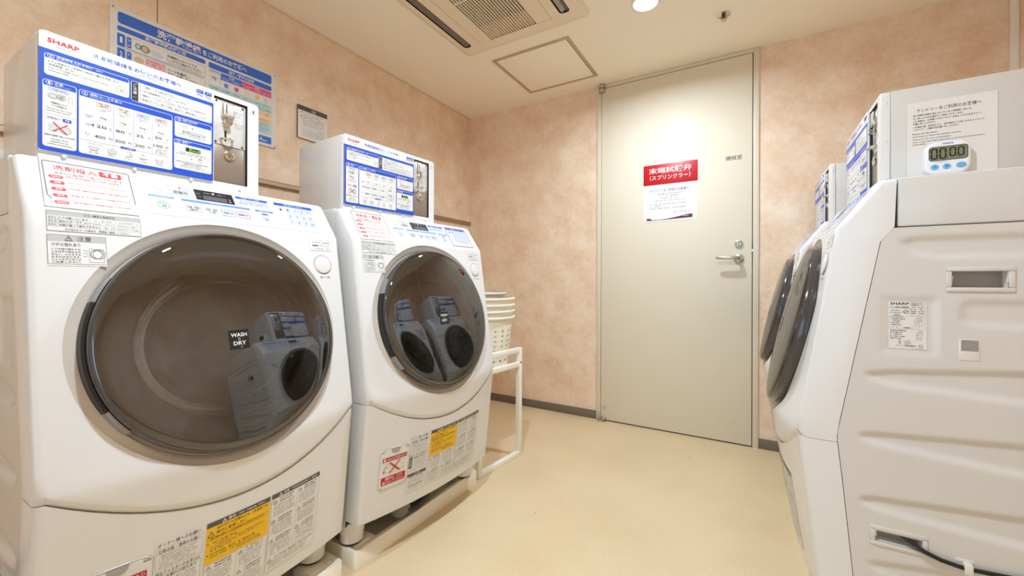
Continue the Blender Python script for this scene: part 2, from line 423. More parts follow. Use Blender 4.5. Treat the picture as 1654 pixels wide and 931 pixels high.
mb.lathe((1.071, YB-0.016, 2.134), (0, 0, 1), [(0.015, 0.0), (0.015, 0.007)], BLACK, 20); mb.build('top_pivot_hinge', door)
mb = MB(DT)
mb.lathe((1.071, YB-0.018, 0.001), (0, 0, 1), [(0.0, 0.0), (0.024, 0.0), (0.025, 0.004), (0.024, 0.010), (0.0, 0.010)], STEEL, 24)
mb.box((1.070, YB-0.036, 0.012), (1.105, YB-0.008, 0.024), STEEL, 0.003); mb.box((1.050, YB-0.018, 0.0), (1.058, YB-0.009, 0.055), STEEL, 0.002)
mb.build('floor_pivot_hinge', door)
mb = MB(DT); mb.lathe((1.090, YB-0.009, 0.084), (0, -1, 0), [(0.0, 0.0012), (0.012, 0.0012), (0.013, 0.0)], mat('felt_dot', (190, 182, 158), 0.7), 24); mb.build('round_pad', door)
sh = Sheet(lambda x, z, h: (x-1.489, -0.0093-h, z)); sh.text('機械室', 1.780, 1.5705, 1.861, 1.5965, DGREY, 1, 0.004); sh.build('room_lettering', door)

# red sprinkler-valve sign and the paper notice under it
def wall_map_back(x, z, h): return (x-1.4865, -h, z-1.43)
sg = tag(empty('valve_sign', (1.4865, YB-0.0095, 1.43)), 'red sign with white Japanese lettering stuck on the beige door above the paper notice', 'sign')
mb = MB(lambda p: (p[0]-1.4865, p[1], p[2]-1.43)); mb.box((1.334, -0.0012, 1.480), (1.6385, 0, 1.602), DRED, 0.0003); mb.build('plate', sg)
s = Sheet(lambda x, z, h: wall_map_back(x, z, h+0.0013))
s.text('末端試験弁', 1.3665, 1.5465, 1.6065, 1.5835, PAPER, 1, 0.012); s.text('（スプリンクラー）', 1.372, 1.5085, 1.600, 1.537, PAPER, 1, 0.008)
s.build('lettering', sg)
nt_ = tag(empty('door_notice', (1.4865, YB-0.0095, 1.43)), 'white paper notice with a wine-coloured wave along its foot, under the red door sign', 'notice')
mb = MB(lambda p: (p[0]-1.4865, p[1], p[2]-1.43)); mb.box((1.334, -0.0006, 1.2555), (1.6365, 0, 1.4795), PAPER); mb.build('sheet', nt_)
s = Sheet(lambda x, z, h: wall_map_back(x, z, h+0.0007))
s.text('ランドリーをご利用のお客様へ', 1.372, 1.435, 1.592, 1.453, INK, 1, 0.003)
for i, (a, b) in enumerate(((1.41, 1.56), (1.43, 1.54), (1.43, 1.535), (1.395, 1.575))): s.rows(a, b, 1.423-i*0.0135, 0.008, GREY, 1)
for i, (a, b) in enumerate(((1.370, 1.575), (1.370, 1.435), (1.370, 1.575))): s.rows(a, b, 1.362-i*0.0125, 0.007, GREY, 1)
s.rows(1.505, 1.600, 1.310, 0.0075, GREY, 1); s.rows(1.575, 1.600, 1.298, 0.0075, GREY, 1)
top = [(1.354+0.257*t/20, 1.266+0.013*max(0, 1-t/3.2)**1.0*(1 if t < 3.2 else 0) + 0.016*max(0, (t-6)/14)**1.1 + 0.004*(1 if t < 3 else 0)) for t in range(21)]
s.poly([(1.354, 1.2655)] + [(1.611, 1.2655)] + [(1.611, 1.2925), (1.58, 1.2905), (1.53, 1.281), (1.48, 1.273), (1.43, 1.2685), (1.385, 1.2685), (1.375, 1.277), (1.368, 1.2785), (1.354, 1.2785)], WINE, 1)
s.poly([(1.40, 1.2655), (1.611, 1.2655), (1.611, 1.272), (1.55, 1.270), (1.47, 1.267)], PAPER, 2)
s.rows(1.562, 1.594, 1.284, 0.006, PAPER, 2)
s.build('print', nt_)

# ------------------------------------------------------------------ ceiling fittings
# access hatch
ht = tag(empty('ceiling_hatch', (0.853, 2.197, H)), 'square ceiling access hatch with a brown metal frame, in front of the door', 'hatch')
HT = lambda p: (p[0]-0.853, p[1]-2.197, p[2])
x0, x1, y0, y1 = 0.6165, 1.0900, 1.960, 2.4315
mb = MB(HT); hm = mat('hatch_frame_metal', (196, 172, 150), 0.4, 0.3); w = 0.017
for a, b in (((x0, y0), (x1, y0+w)), ((x0, y1-w), (x1, y1)), ((x0, y0+w), (x0+w, y1-w)), ((x1-w, y0+w), (x1, y1-w))): mb.box((a[0], a[1], -0.004), (b[0], b[1], 0), hm, 0.001)
mb.build('frame', ht)
mb = MB(HT); mb.box((x0+w, y0+w, -0.0007), (x1-w, y1-w, 0), mat('hatch_gap', (120, 84, 66), 0.7)); mb.build('gap', ht)
mb = MB(HT); mb.box((x0+w+0.0035, y0+w+0.0035, -0.0035), (x1-w-0.0035, y1-w-0.0035, -0.0007), CEIL, 0.0008); mb.build('panel', ht)
mb = MB(HT); mb.lathe((x1-0.0085, 2.24, -0.004), (0, 0, -1), [(0.0, 0.0008), (0.003, 0.0008), (0.0035, 0)], BLACK, 12); mb.build('latch', ht)

# two-way ceiling air conditioner
ZA = -0.026
ac = tag(empty('air_conditioner', (0.904, 1.28, H)), 'cream two-way ceiling cassette air conditioner with a slatted intake grille', 'air conditioner')
AT = lambda p: (p[0]-0.904, p[1]-1.28, p[2])
ACM = mat('cassette_cream_plastic', (236, 222, 198), 0.42)
ax0, ax1, ay0, ay1 = 0.530, 1.250, 0.62, 1.856
def rrect(x0, y0, x1, y1, r, n=6):
    o = []
    for cx, cy, a in ((x1-r, y1-r, 0), (x0+r, y1-r, 90), (x0+r, y0+r, 180), (x1-r, y0+r, 270)):
        o += [(cx+r*math.cos(math.radians(a+90*t/n)), cy+r*math.sin(math.radians(a+90*t/n))) for t in range(n+1)]
    return o
def holed(mb, outer, holes, z, m):
    t = bmesh.new(); es = []
    for lp in [outer] + holes:
        vs = [t.verts.new((p[0], p[1], z)) for p in lp]
        es += [t.edges.new((vs[i], vs[(i+1) % len(vs)])) for i in range(len(vs))]
    bmesh.ops.triangle_fill(t, use_beauty=True, use_dissolve=False, edges=es)
    mb.merge(t, m)
sl = rrect(0.588, 0.70, 0.633, 1.753, 0.020); sr = rrect(1.140, 0.70, 1.190, 1.748, 0.016); gi = rrect(0.7475, 0.70, 1.0195, 1.7545, 0.001, 1)
mb = MB(AT)
o1 = rrect(ax0, ay0, ax1, ay1, 0.025); o2 = rrect(ax0+0.010, ay0+0.010, ax1-0.004, ay1-0.012, 0.022); o3 = rrect(0.570, ay0+0.020, 1.236, 1.806, 0.016)
mb.grid([[(p[0], p[1], z) for p in lp] for lp, z in ((o1, 0.0), (o1, -0.006), (o2, -0.012), (o3, ZA))], ACM, True, False)
holed(mb, o3, [sl, sr, gi], ZA, ACM)
for lp in (sl, sr, gi): mb.grid([[(p[0], p[1], z) for p in lp] for z in (ZA, -0.002)], mat('cassette_inner', (62, 50, 40), 0.6), True, False)
mb.build('panel', ac, weld=0.00002)
mb = MB(AT); mb.box((0.57, 0.68, -0.0025), (1.21, 1.77, -0.0015), mat('cassette_inner', (62, 50, 40), 0.6)); mb.build('backing', ac)
mb = MB(AT)
for i in range(20):
    x = 0.7505 + i*(0.266/19); mb.box((x-0.0027, 0.70, ZA-0.001), (x+0.0027, 1.7545, ZA+0.006), ACM)
for yy in (1.10, 1.45): mb.box((0.7475, yy-0.003, ZA), (1.0195, yy+0.003, ZA+0.008), ACM)
mb.build('intake_grille', ac)
mb = MB(AT); mb.box((0.7475, 1.652, ZA+0.009), (1.0195, 1.7545, ZA+0.013), mat('filter_edge', (206, 180, 136), 0.6)); mb.build('filter_frame', ac)
lvm = mat('louver_grey', (112, 106, 98), 0.5)
mb = MB(AT); mb.prism([(0.592, ZA+0.016), (0.594, ZA+0.003), (0.627, ZA+0.005), (0.630, ZA+0.018)], 0.705, 1.745, lvm, 0.0, axis='y'); mb.build('louver', ac)
mb = MB(AT); mb.prism([(1.146, ZA+0.004), (1.152, ZA+0.001), (1.168, ZA+0.010), (1.164, ZA+0.014)], 0.705, 1.742, mat('louver_light', (168, 160, 148), 0.45), 0.0, axis='y'); mb.build('louver', ac)
mb = MB(AT); mb.prism([(1.172, ZA+0.004), (1.177, ZA+0.001), (1.188, ZA+0.012), (1.184, ZA+0.016)], 0.705, 1.742, lvm, 0.0, axis='y'); mb.build('louver', ac)
s = Sheet(lambda x, y, h: (x-0.904, y-1.28, ZA-h)); gl = mat('groove_brown', (150, 120, 92), 0.7)
s.line(0.684, 0.66, 0.684, 1.757, 0.0018, gl); s.line(1.0925, 0.66, 1.0925, 1.757, 0.0018, gl); s.line(0.684, 1.757, 0.7475, 1.757, 0.0010, ACM); s.line(1.0195, 1.757, 1.0925, 1.757, 0.0016, gl)
s.build('panel_joint', ac)

# sprinkler head
sp = tag(empty('sprinkler_head', (1.791, 2.178, H)), 'small chrome sprinkler head set in the ceiling before the door', 'sprinkler')
mb = MB(); mb.lathe((0, 0, 0), (0, 0, -1), [(0.030, 0.0), (0.030, 0.002), (0.020, 0.004), (0.014, 0.0045), (0.0, 0.0045)], STEEL, 28); mb.build('escutcheon', sp)
mb = MB()
for k in range(6):
    a = k*PI/3; mb.tube([(0.011*math.cos(a), 0.011*math.sin(a), -0.004), (0.009*math.cos(a), 0.009*math.sin(a), -0.022)], 0.0016, DSTEEL, 6)
mb.lathe((0, 0, -0.022), (0, 0, -1), [(0.0, 0.0), (0.012, 0.0), (0.014, 0.003), (0.010, 0.006), (0.0, 0.007)], STEEL, 20); mb.lathe((0, 0, -0.004), (0, 0, -1), [(0.006, 0), (0.006, 0.018)], BLACK, 12)
mb.build('deflector', sp)

# downlights (each holds its own lamp); the last is added fill, out of view
EMIT = bpy.data.materials.new('lamp_face'); EMIT.use_nodes = True
_n = EMIT.node_tree; _n.nodes.remove(_n.nodes['Principled BSDF']); _e = _n.nodes.new('ShaderNodeEmission'); _e.inputs[0].default_value = (1.0, 0.95, 0.88, 1); _e.inputs[1].default_value = 9.0
_n.links.new(_e.outputs[0], _n.nodes['Material Output'].inputs['Surface'])
LLAB = ['round ceiling downlight glowing above the floor in front of the door', 'round ceiling downlight over the aisle between the facing machines', 'dim fill lamp added behind the camera near the left wall, shaped as a downlight']
for (lx, ly, pw), lb in zip(LAMPS, LLAB):
    dl = tag(empty('ceiling_downlight', (lx, ly, H)), lb, 'ceiling light', 'ceiling downlights')
    mb = MB(); mb.lathe((0, 0, 0), (0, 0, -1), [(0.064, 0.0), (0.064, 0.003), (0.054, 0.005), (0.050, 0.001)], WHITE2, 36); mb.build('trim_ring', dl)
    mb = MB(); mb.lathe((0, 0, 0), (0, 0, -1), [(0.0, 0.0025), (0.051, 0.0025)], EMIT, 36); mb.build('lamp_face', dl)
    ld = bpy.data.lights.new('downlight_lamp', 'AREA'); ld.shape = 'DISK'; ld.size = 0.10; ld.energy = pw; ld.spread = math.radians(165); ld.color = LIGHT_COL
    lo = bpy.data.objects.new('downlight_lamp', ld); COL.objects.link(lo); lo.parent = dl; lo.location = (0, 0, -0.008)

# ------------------------------------------------------------------ washer-dryers (built once in u: right, v: towards the viewer, z: up)
ZB = 0.058                                                   # the pans they stand on
def WT(p): return (p[0], -p[1], p[2]-ZB)
PROF = [(1.128, 0.0), (1.027, 0.0735), (0.535, 0.150), (0.16, 0.108), (0.0, 0.09)]
def interp(x, xs, ys):
    if x <= xs[0]: return ys[0]
    for i in range(len(xs)-1):
        if x <= xs[i+1]: return ys[i]+(ys[i+1]-ys[i])*(x-xs[i])/(xs[i+1]-xs[i])
    return ys[-1]
def edge_v(z): return interp(z, [p[0] for p in PROF][::-1], [p[1] for p in PROF][::-1])
def bulge(z): return interp(z, [0.16, 0.35, 0.52, 1.027], [0.03, 0.042, 0.045, 0.0])
def V(u, z): return edge_v(z) + bulge(z)*max(0.0, 1-(u/0.3)**2)
def seam_v(z): return interp(z, [0.06, 0.2216, 0.445, 0.531, 0.552, 0.938, 0.99, 1.0075, 1.0215, 1.14], [0.03, 0.043, 0.0636, 0.073, 0.0719, 0.006, -0.003, -0.007, -0.027, -0.031])
def arc_z(u): return 0.423 + 1.15*u*u
UW = 0.297
BEV = [(0.297, 0.0), (0.303, 0.0012), (0.308, 0.0055), (0.3105, 0.0125)]
UC, ZC, VC = -0.006, 0.767, 0.136                            # door centre
TH = math.radians(13.0)
DE1 = Vector((1, 0, 0)); DE2 = Vector((0, -math.sin(TH), math.cos(TH))); DN = Vector((0, math.cos(TH), math.sin(TH))); DC = Vector((UC, VC, ZC))
def dpt(r, phi, h): return tuple(DC + DE1*(r*math.cos(phi)) + DE2*(r*math.sin(phi)) + DN*h)
RR = 0.267

def build_washer():
    root = empty('washer_dryer')
    # --- upper front panel: slanted console, convex front with the round opening, and its wrapped sides
    mb = MB(WT)
    zs = [0.540 + (1.027-0.540)*i/14 for i in range(15)]
    bot = lambda u: arc_z(u) + 0.016
    bnd = [(UW, z) for z in zs] + [(UW-2*UW*i/30, 1.027) for i in range(1, 30)] + [(-UW, z) for z in zs[::-1]] + [(-UW+2*UW*i/30, bot(-UW+2*UW*i/30)) for i in range(1, 30)]
    zs[0] = bot(UW); bnd[0] = (UW, zs[0]); bnd[len(zs)+29+len(zs)-1] = (-UW, zs[0])
    rows = []; NR = 9
    circ = []
    for (u, z) in bnd:
        phi = math.atan2((z-ZC)/math.cos(TH), u-UC); circ.append((UC+RR*math.cos(phi), ZC+RR*math.sin(phi)*math.cos(TH), phi))
    for k in range(NR+1):
        t = k/NR; rows.append([(b[0]+(c[0]-b[0])*t, V(b[0]+(c[0]-b[0])*t, b[1]+(c[1]-b[1])*t), b[1]+(c[1]-b[1])*t) for b, c in zip(bnd, circ)])
    mb.grid(rows, WHITE, True)
    # bottom lip following the arc
    us = [-UW+2*UW*i/30 for i in range(31)]
    mb.grid([[(u, V(u, bot(u)), bot(u)) for u in us], [(u, V(u, bot(u))-0.0015, bot(u)-0.006) for u in us], [(u, V(u, arc_z(u))-0.0085, arc_z(u)+0.0005) for u in us], [(u, V(u, arc_z(u))-0.028, arc_z(u)+0.0025) for u in us]], WHITE)
    # console slope and rounded top edge
    prof = [(edge_v(z), z) for z in zs]
    slope = [(0.0735*(1.128-z)/0.101, z) for z in (1.027, 1.050, 1.075, 1.100, 1.117)] + [(0.0035, 1.1235), (-0.002, 1.1275), (-0.009, 1.1300), (-0.030, 1.1305)]
    us2 = [-UW+2*UW*i/12 for i in range(13)]
    mb.grid([[(u, v, z) for u in us2] for v, z in slope], WHITE)
    full = [(edge_v(zs[0])-0.028, zs[0]-0.0150), (edge_v(zs[0])-0.0085, zs[0]-0.0160), (edge_v(zs[0])-0.0015, zs[0]-0.006)] + prof + slope[1:]
    for sgn in (-1, 1):
        cols = []
        for i, (v, z) in enumerate(full):
            a = full[max(i-1, 0)]; b = full[min(i+1, len(full)-1)]
            tv, tz = b[0]-a[0], b[1]-a[1]; L = math.hypot(tv, tz) or 1; nv, nz = tz/L, -tv/L
            if i < 3: nv, nz = 1, 0
            row = []
            vv = V(UW, z) if i >= 3 and z <= 1.027 else v
            for u, d in BEV: row.append((sgn*u, vv-nv*d, z-nz*d))
            lz = row[-1][2]; row.append((sgn*0.3105, min(seam_v(lz)+0.0006, row[-1][1]-0.0005), lz))
            cols.append(row)
        mb.grid(cols, WHITE)
    mb.build('front_panel', root, weld=0.00025, sharp=30)
    # --- lower front panel
    mb = MB(WT)
    us = [-UW+2*UW*i/24 for i in range(25)]
    NT = 12
    def low(u, k):
        za = arc_z(u)-0.0008
        if k == 0: return (V(u, za)-0.024, za)
        if k <= NT: z = za+(0.160-za)*(k-1)/(NT-1); return (V(u, z)-0.003, z)
        dv, z = [(0.0045, 0.153), (0.010, 0.1485), (0.05, 0.1480)][k-NT-1]; return (V(u, 0.16)-dv, z)
    mb.grid([[(u,)+low(u, k) for u in us] for k in range(NT+4)], WHITE)
    for sgn in (-1, 1):
        cols = []
        for k in range(NT+4):
            v, z = low(UW, k); row = [(sgn*u, v-d*(0 if k == 0 else 1), z) for u, d in BEV]
            row.append((sgn*0.3105, min(seam_v(z)+0.0006, row[-1][1]-0.0005), z)); cols.append(row)
        mb.grid(cols, WHITE)
    mb.build('lower_panel', root, weld=0.00025, sharp=30)
    # --- cabinet with pressed ribs, top cover, skirt, legs
    def sd(v, z, pl):                                        # signed distance to a convex polygon (clockwise or not), negative inside
        d = -1e9
        for i in range(len(pl)):
            a, b = pl[i], pl[(i+1) % len(pl)]; ex, ez = b[0]-a[0], b[1]-a[1]; L = math.hypot(ex, ez)
            d = max(d, (ex*(z-a[1])-ez*(v-a[0]))/L)
        return d
    def ccw(pl):
        ar = sum(pl[i][0]*pl[(i+1) % len(pl)][1]-pl[(i+1) % len(pl)][0]*pl[i][1] for i in range(len(pl)))
        return pl if ar < 0 else pl[::-1]
    RIBS = [([(-0.030, 0.990), (-0.050, 0.962), (-0.090, 0.950), (-0.42, 0.950), (-0.44, 0.962), (-0.44, 0.992), (-0.40, 0.998), (-0.06, 0.998)], 0.006),
            ([(-0.130, 0.850), (-0.128, 0.820), (-0.140, 0.808), (-0.42, 0.803), (-0.43, 0.815), (-0.43, 0.855), (-0.41, 0.866), (-0.14, 0.862)], 0.005),
            ([(0.024, 0.694), (0.018, 0.678), (-0.02, 0.668), (-0.40, 0.645), (-0.44, 0.66), (-0.44, 0.725), (-0.41, 0.738), (-0.02, 0.704)], 0.007),
            ([(0.034, 0.552), (0.034, 0.540), (0.01, 0.532), (-0.40, 0.498), (-0.44, 0.515), (-0.44, 0.578), (-0.41, 0.590), (0.01, 0.560)], 0.007),
            ([(0.034, 0.405), (0.028, 0.392), (0.0, 0.384), (-0.40, 0.360), (-0.44, 0.375), (-0.44, 0.432), (-0.41, 0.446), (0.01, 0.414)], 0.007),
            ([(0.018, 0.262), (0.012, 0.250), (-0.02, 0.240), (-0.40, 0.215), (-0.44, 0.23), (-0.44, 0.28), (-0.41, 0.292), (-0.09, 0.284), (0.0, 0.270)], 0.006)]
    RIBS = [(ccw(p), d) for p, d in RIBS]
    PLATE = ccw([(-0.004, 0.868), (-0.004, 0.738), (-0.098, 0.738), (-0.098, 0.868)])
    def inset(v, z):
        h = 0.0
        for pl, d in RIBS + [(PLATE, 0.003)]:
            t = max(0.0, min(1.0, (0.003-sd(v, z, pl))/0.014)); h = max(h, d*t*t*(3-2*t))
        return h
    HOLE = [(-0.1165, -0.1975, 0.889, 0.9225), (0.0045, -0.0725, 0.317, 0.3425)]
    mb = MB(WT)
    NZ, NV = 150, 92
    for sgn in (-1, 1):
        pts = []
        for i in range(NZ+1):
            z = 0.125+(1.020-0.125)*i/NZ; v1 = seam_v(z)-0.0007
            pts.append([(-0.53+(v1+0.53)*j/NV, z) for j in range(NV+1)])
        def skip(i, j):
            v = (pts[i][j][0]+pts[i+1][j+1][0])/2; z = (pts[i][j][1]+pts[i+1][j+1][1])/2
            return any(b < v < a and c < z < d for a, b, c, d in HOLE)
        mb.grid([[(sgn*(0.3100-inset(v, z)), v, z) for v, z in r] for r in pts], SIDE, skip=skip)
        mb.grid([[(sgn*0.3100, seam_v(0.125+0.895*i/NZ)-0.0007, 0.125+0.895*i/NZ), (sgn*0.298, seam_v(0.125+0.895*i/NZ)-0.004, 0.125+0.895*i/NZ)] for i in range(NZ+1)], DARK)
    mb.box((-0.309, -0.532, 0.125), (0.309, -0.529, 1.020), SIDE)
    mb.box((-0.306, -0.53, 1.012), (0.306, -0.035, 1.0195), DARK)
    mb.box((-0.305, -0.53, 0.125), (0.305, 0.02, 0.130), DARK)
    mb.build('cabinet', root, weld=0.0001, sharp=50)
    mb = MB(WT); mb.box((-0.3105, -0.532, 1.0212), (0.3105, -0.0320, 1.1305), SIDE, 0.004, 3); mb.build('top_cover', root)
    for sgn in (-1, 1):
        for (a, b, c, d), nm in zip(HOLE, ('carry_handle', 'hose_port')):
            mb = MB(WT); w = 0.009; U0, U1 = 0.3095, 0.3132
            for (v0, v1, z0, z1) in ((b-w, a+w, d, d+w), (b-w, a+w, c-w, c), (b-w, b, c, d), (a, a+w, c, d)):
                mb.box((sgn*U0 if sgn > 0 else -U1, v0, z0), (sgn*U1 if sgn > 0 else -U0, v1, z1), SIDE, 0.0016)
            R = [[(sgn*u, v, z) for v, z in ((b, c), (a, c), (a, d), (b, d))] for u in (U0, 0.285)]
            mb.grid(R, WHITE2, True, False); mb.face([mb.v((sgn*0.285, v, z)) for v, z in ((b, c), (a, c), (a, d), (b, d))], mat('pocket_grey', (150, 145, 140), 0.6))
            mb.build(nm, root)
        mb = MB(WT)
        u0, u1 = (0.3080, 0.3112) if sgn > 0 else (-0.3112, -0.3080)
        mb.box((u0, -0.1585, 0.737), (u1, -0.1275, 0.781), WHITE2, 0.001)
        u0, u1 = (0.3112, 0.3117) if sgn > 0 else (-0.3117, -0.3112)
        mb.box((u0, -0.1560, 0.757), (u1, -0.1305, 0.7795), mat('clip_grey', (150, 148, 144), 0.5)); mb.build('hose_clip', root)
    mb = MB(WT); mb.box((-0.27, -0.50, 0.128), (0.27, 0.055, 0.150), SIDE, 0.002); mb.box((-0.24, 0.055, 0.132), (0.24, 0.085, 0.1485), WHITE2, 0.001); mb.build('base_skirt', root)
    for su in (-1, 1):
        for v0 in (-0.47, 0.010):
            mb = MB(WT); c = (su*0.270, v0, 0.066)
            mb.lathe(c, (0, 0, 1), [(0.036, 0.0), (0.036, 0.020), (0.039, 0.030), (0.040, 0.066)], WHITE2, 24)
            lg = mb.build('foot', root)
            mb = MB(WT); mb.lathe((c[0], c[1], ZB+0.0015), (0, 0, 1), [(0.0, 0.0), (0.032, 0.0), (0.034, 0.003), (0.034, 0.008), (0.0, 0.008)], BLACK, 24); mb.build('rubber_pad', lg)
    # --- drum motor and hoses glimpsed under the machine
    mb = MB(WT); mb.lathe((-0.10, -0.02, 0.100), (0, 1, 0), [(0.0, 0.0), (0.034, 0.0), (0.036, 0.01), (0.036, 0.07), (0.026, 0.085), (0.0, 0.085)], mat('pump_grey', (120, 112, 100), 0.6), 20)
    mb.tube([(-0.10, 0.05, 0.09), (-0.04, 0.06, 0.082), (0.04, 0.03, 0.08), (0.15, -0.05, 0.08), (0.2, -0.3, 0.085)], 0.013, BLACK, 10); mb.build('drain_pump', root)
    # --- round door
    n = 96
    mb = MB(WT)
    ring = lambda r, h, nn=n: [dpt(r, 2*PI*k/nn, h) for k in range(nn)]
    r0 = [(UC+RR*math.cos(2*PI*k/n), V(UC+RR*math.cos(2*PI*k/n), ZC+RR*math.sin(2*PI*k/n)*math.cos(TH)), ZC+RR*math.sin(2*PI*k/n)*math.cos(TH)) for k in range(n)]
    def mix(A, B, t): return [tuple(a[i]+(b[i]-a[i])*t for i in range(3)) for a, b in zip(A, B)]
    r1 = [tuple(Vector(p)-DN*0.0022) for p in mix(r0, ring(0.2500, -0.004), 0.16)]
    r2 = [tuple(Vector(p)-DN*0.0045) for p in mix(r0, ring(0.2500, -0.006), 0.60)]
    mb.grid([r0, r1, r2, ring(0.2490, -0.013), ring(0.2460, -0.016), ring(0.225, -0.018)], BEZEL, True); mb.build('door_surround', root)
    dr = empty('door'); dr.parent = root
    mb = MB(WT); mb.grid([ring(0.228, -0.016), ring(0.2425, -0.014), ring(0.2440, 0.000), ring(0.2430, 0.010), ring(0.2400, 0.0145), ring(0.2365, 0.0140)], RIM, True); mb.build('rim', dr)
    mb = MB(WT)
    prof = [(0.2375, 0.0135), (0.2345, 0.0172), (0.222, 0.0205), (0.195, 0.0235), (0.15, 0.0265), (0.10, 0.0285), (0.05, 0.0297), (0.004, 0.0300)]
    R = mb.grid([ring(r, h) for r, h in prof], GLASS, True); mb.face(R[-1], GLASS, True); mb.build('glass', dr)
    mb = MB(WT); mb.grid([ring(0.2375, 0.010), ring(0.232, -0.006), ring(0.205, -0.012), ring(0.180, -0.016), ring(0.172, -0.030), ring(0.172, -0.070)], SHELF, True); mb.build('inner_frame', dr)
    mb = MB(WT); bp = [(0.172, -0.018), (0.170, -0.040), (0.160, -0.075), (0.135, -0.105), (0.09, -0.125), (0.04, -0.131), (0.003, -0.132)]
    R = mb.grid([ring(r, h, 64) for r, h in bp], CLEAR, True); mb.face(R[-1], CLEAR, True); mb.build('inner_bowl', dr)
    # handle slot on the left of the rim
    mb = MB(WT); seg = [math.radians(a) for a in range(158, 207, 3)]
    mb.grid([[dpt(r, p, h) for p in seg] for r, h in ((0.2440, -0.013), (0.2446, 0.0065), (0.2495, 0.0050), (0.2510, -0.012))], BLACK); mb.build('handle_slot', dr)
    for a0, a1 in ((146, 158), (206, 218)):
        mb = MB(WT); seg = [math.radians(a0+(a1-a0)*i/6) for i in range(7)]
        mb.grid([[dpt(r, p, h) for p in seg] for r, h in ((0.2435, -0.013), (0.2446, 0.0070), (0.2492, 0.0055), (0.2508, -0.012))], mat('handle_end_grey', (150, 148, 150), 0.3, 0.3)); mb.build('handle_end', dr)
    # sticker on the glass
    su, sz = -0.0115-UC, 0.760
    def gm(x, y, h):
        r = math.hypot(x, y); hh = interp(r, [p[0] for p in prof][::-1], [p[1] for p in prof][::-1])+0.0005+h
        return WT(DC + DE1*x + DE2*y + DN*hh)
    cy = (sz-ZC)/math.cos(TH)
    s = Sheet(gm, 0.0003); s.rect(su-0.0205, cy-0.0215, su+0.0205, cy+0.0215, BLACK, 0)
    s.text('WASH', su-0.0165, cy+0.006, su+0.0165, cy+0.0145, PAPER, 1, 0.02); s.text('&', su-0.003, cy-0.002, su+0.0035, cy+0.0045, GREY, 1); s.text('DRY', su-0.0125, cy-0.0125, su+0.0135, cy-0.0040, PAPER, 1, 0.02)
    s.text('く', su+0.002, cy-0.0195, su+0.0045, cy-0.0155, PAPER, 1)
    s.build('glass_sticker', dr)
    # drum behind the door
    mb = MB(WT); mb.grid([ring(0.240, -0.020, 64), ring(0.225, -0.032, 64), ring(0.200, -0.036, 64), ring(0.195, -0.06, 64), ring(0.235, -0.08, 64)], RUBBER, True); mb.build('door_gasket', root)
    mb = MB(WT); mb.grid([ring(r, h, 64) for r, h in ((0.20, -0.075), (0.235, -0.085), (0.235, -0.34), (0.215, -0.36), (0.10, -0.375), (0.05, -0.365), (0.002, -0.365))], DRUM, True); drm = mb.build('drum', root)
    for k in range(3):
        mb = MB(WT); a = math.radians(100+120*k)
        mb.grid([[dpt(rr, a+da, h) for da, rr in ((-0.13, 0.2345), (-0.06, 0.205), (0.0, 0.19), (0.06, 0.205), (0.13, 0.2345))] for h in (-0.10, -0.13, -0.30, -0.335)], mat('drum_lifter_grey', (176, 172, 168), 0.35)); mb.build('drum_lifter', drm)
    # --- door push button
    bn = (0.2475, 0.9435); BA = Vector((0, 0.985, 0.17)).normalized()
    c = Vector((bn[0], V(*bn), bn[1]))
    mb = MB(WT); mb.lathe(c, BA, [(0.0, 0.0045), (0.020, 0.0043), (0.0245, 0.0032), (0.0258, 0.0006), (0.0262, -0.004)], WHITE2, 36); bt = mb.build('door_button', root)
    mb = MB(WT); mb.lathe(c, BA, [(0.0262, 0.0012), (0.0276, 0.0010), (0.0278, -0.004)], mat('button_gap', (150, 146, 142), 0.5), 36); mb.build('button_ring', bt)
    # --- maps for print on the front
    FN = Vector((0, 0.972, 0.235))
    def fm(dv=0.0, off=0.0006):
        def f(u, z, h):
            return WT(Vector((u, V(u, z)-dv, z)) + FN*(h+off))
        return f
    SN = Vector((0, 0.8087, 0.5882))
    def slm(off):
        return lambda u, z, h: WT(Vector((u, 0.0735*(1.128-z)/0.101, z)) + SN*(h+off))
    # detergent drawer lid with its red notice
    mb = MB(WT)
    lid = [(-0.2795, 1.1275), (-0.2850, 1.0285), (-0.1552, 1.0285), (-0.1503, 1.1275)]
    f0 = slm(0.0); P = lambda u, z, h: Vector((u, 0.0735*(1.128-z)/0.101, z)) + SN*h
    def loop(o, h): 
        cu = sum(p[0] for p in lid)/4; cz = sum(p[1] for p in lid)/4
        return [tuple(P(u+(cu-u)*o*8, z+(cz-z)*o*8, h)) for u, z in lid]
    mb.grid([loop(-0.0009, 0.0003), loop(0.0, 0.0003)], DARK, True, False)
    R = mb.grid([loop(0.0, 0.0), loop(0.0, 0.0016), loop(0.0012, 0.0022)], WHITE2, True, False); mb.face(R[-1], WHITE2)
    dl = mb.build('detergent_drawer', root)
    s = Sheet(slm(0.0025))
    k = 0.0018; OUTL = mat('ink_slate', (112, 115, 122), 0.5)
    s.frame(-0.2775, 1.0325, -0.1575, 1.1225, 0.0005, LGREY, 0, 0.004)
    s.line(-0.2745, 1.1215, -0.1555, 1.1215, k, OUTL); s.line(-0.2765, 1.120, -0.2790, 1.051, k, OUTL); s.line(-0.2790, 1.051, -0.2740, 1.0445, k, OUTL); s.line(-0.1535, 1.120, -0.1565, 1.052, k, OUTL); s.line(-0.2765, 1.120, -0.2745, 1.1215, k, OUTL); s.line(-0.1535, 1.120, -0.1555, 1.1215, k, OUTL)
    s.text('洗剤投入', -0.264, 1.1045, -0.204, 1.1150, RED, 2, 0.004); s.rect(-0.2005, 1.1045, -0.1670, 1.1160, RED, 1, 0.002); s.text('不要', -0.1955, 1.1062, -0.1720, 1.1145, PAPER, 2, 0.02)
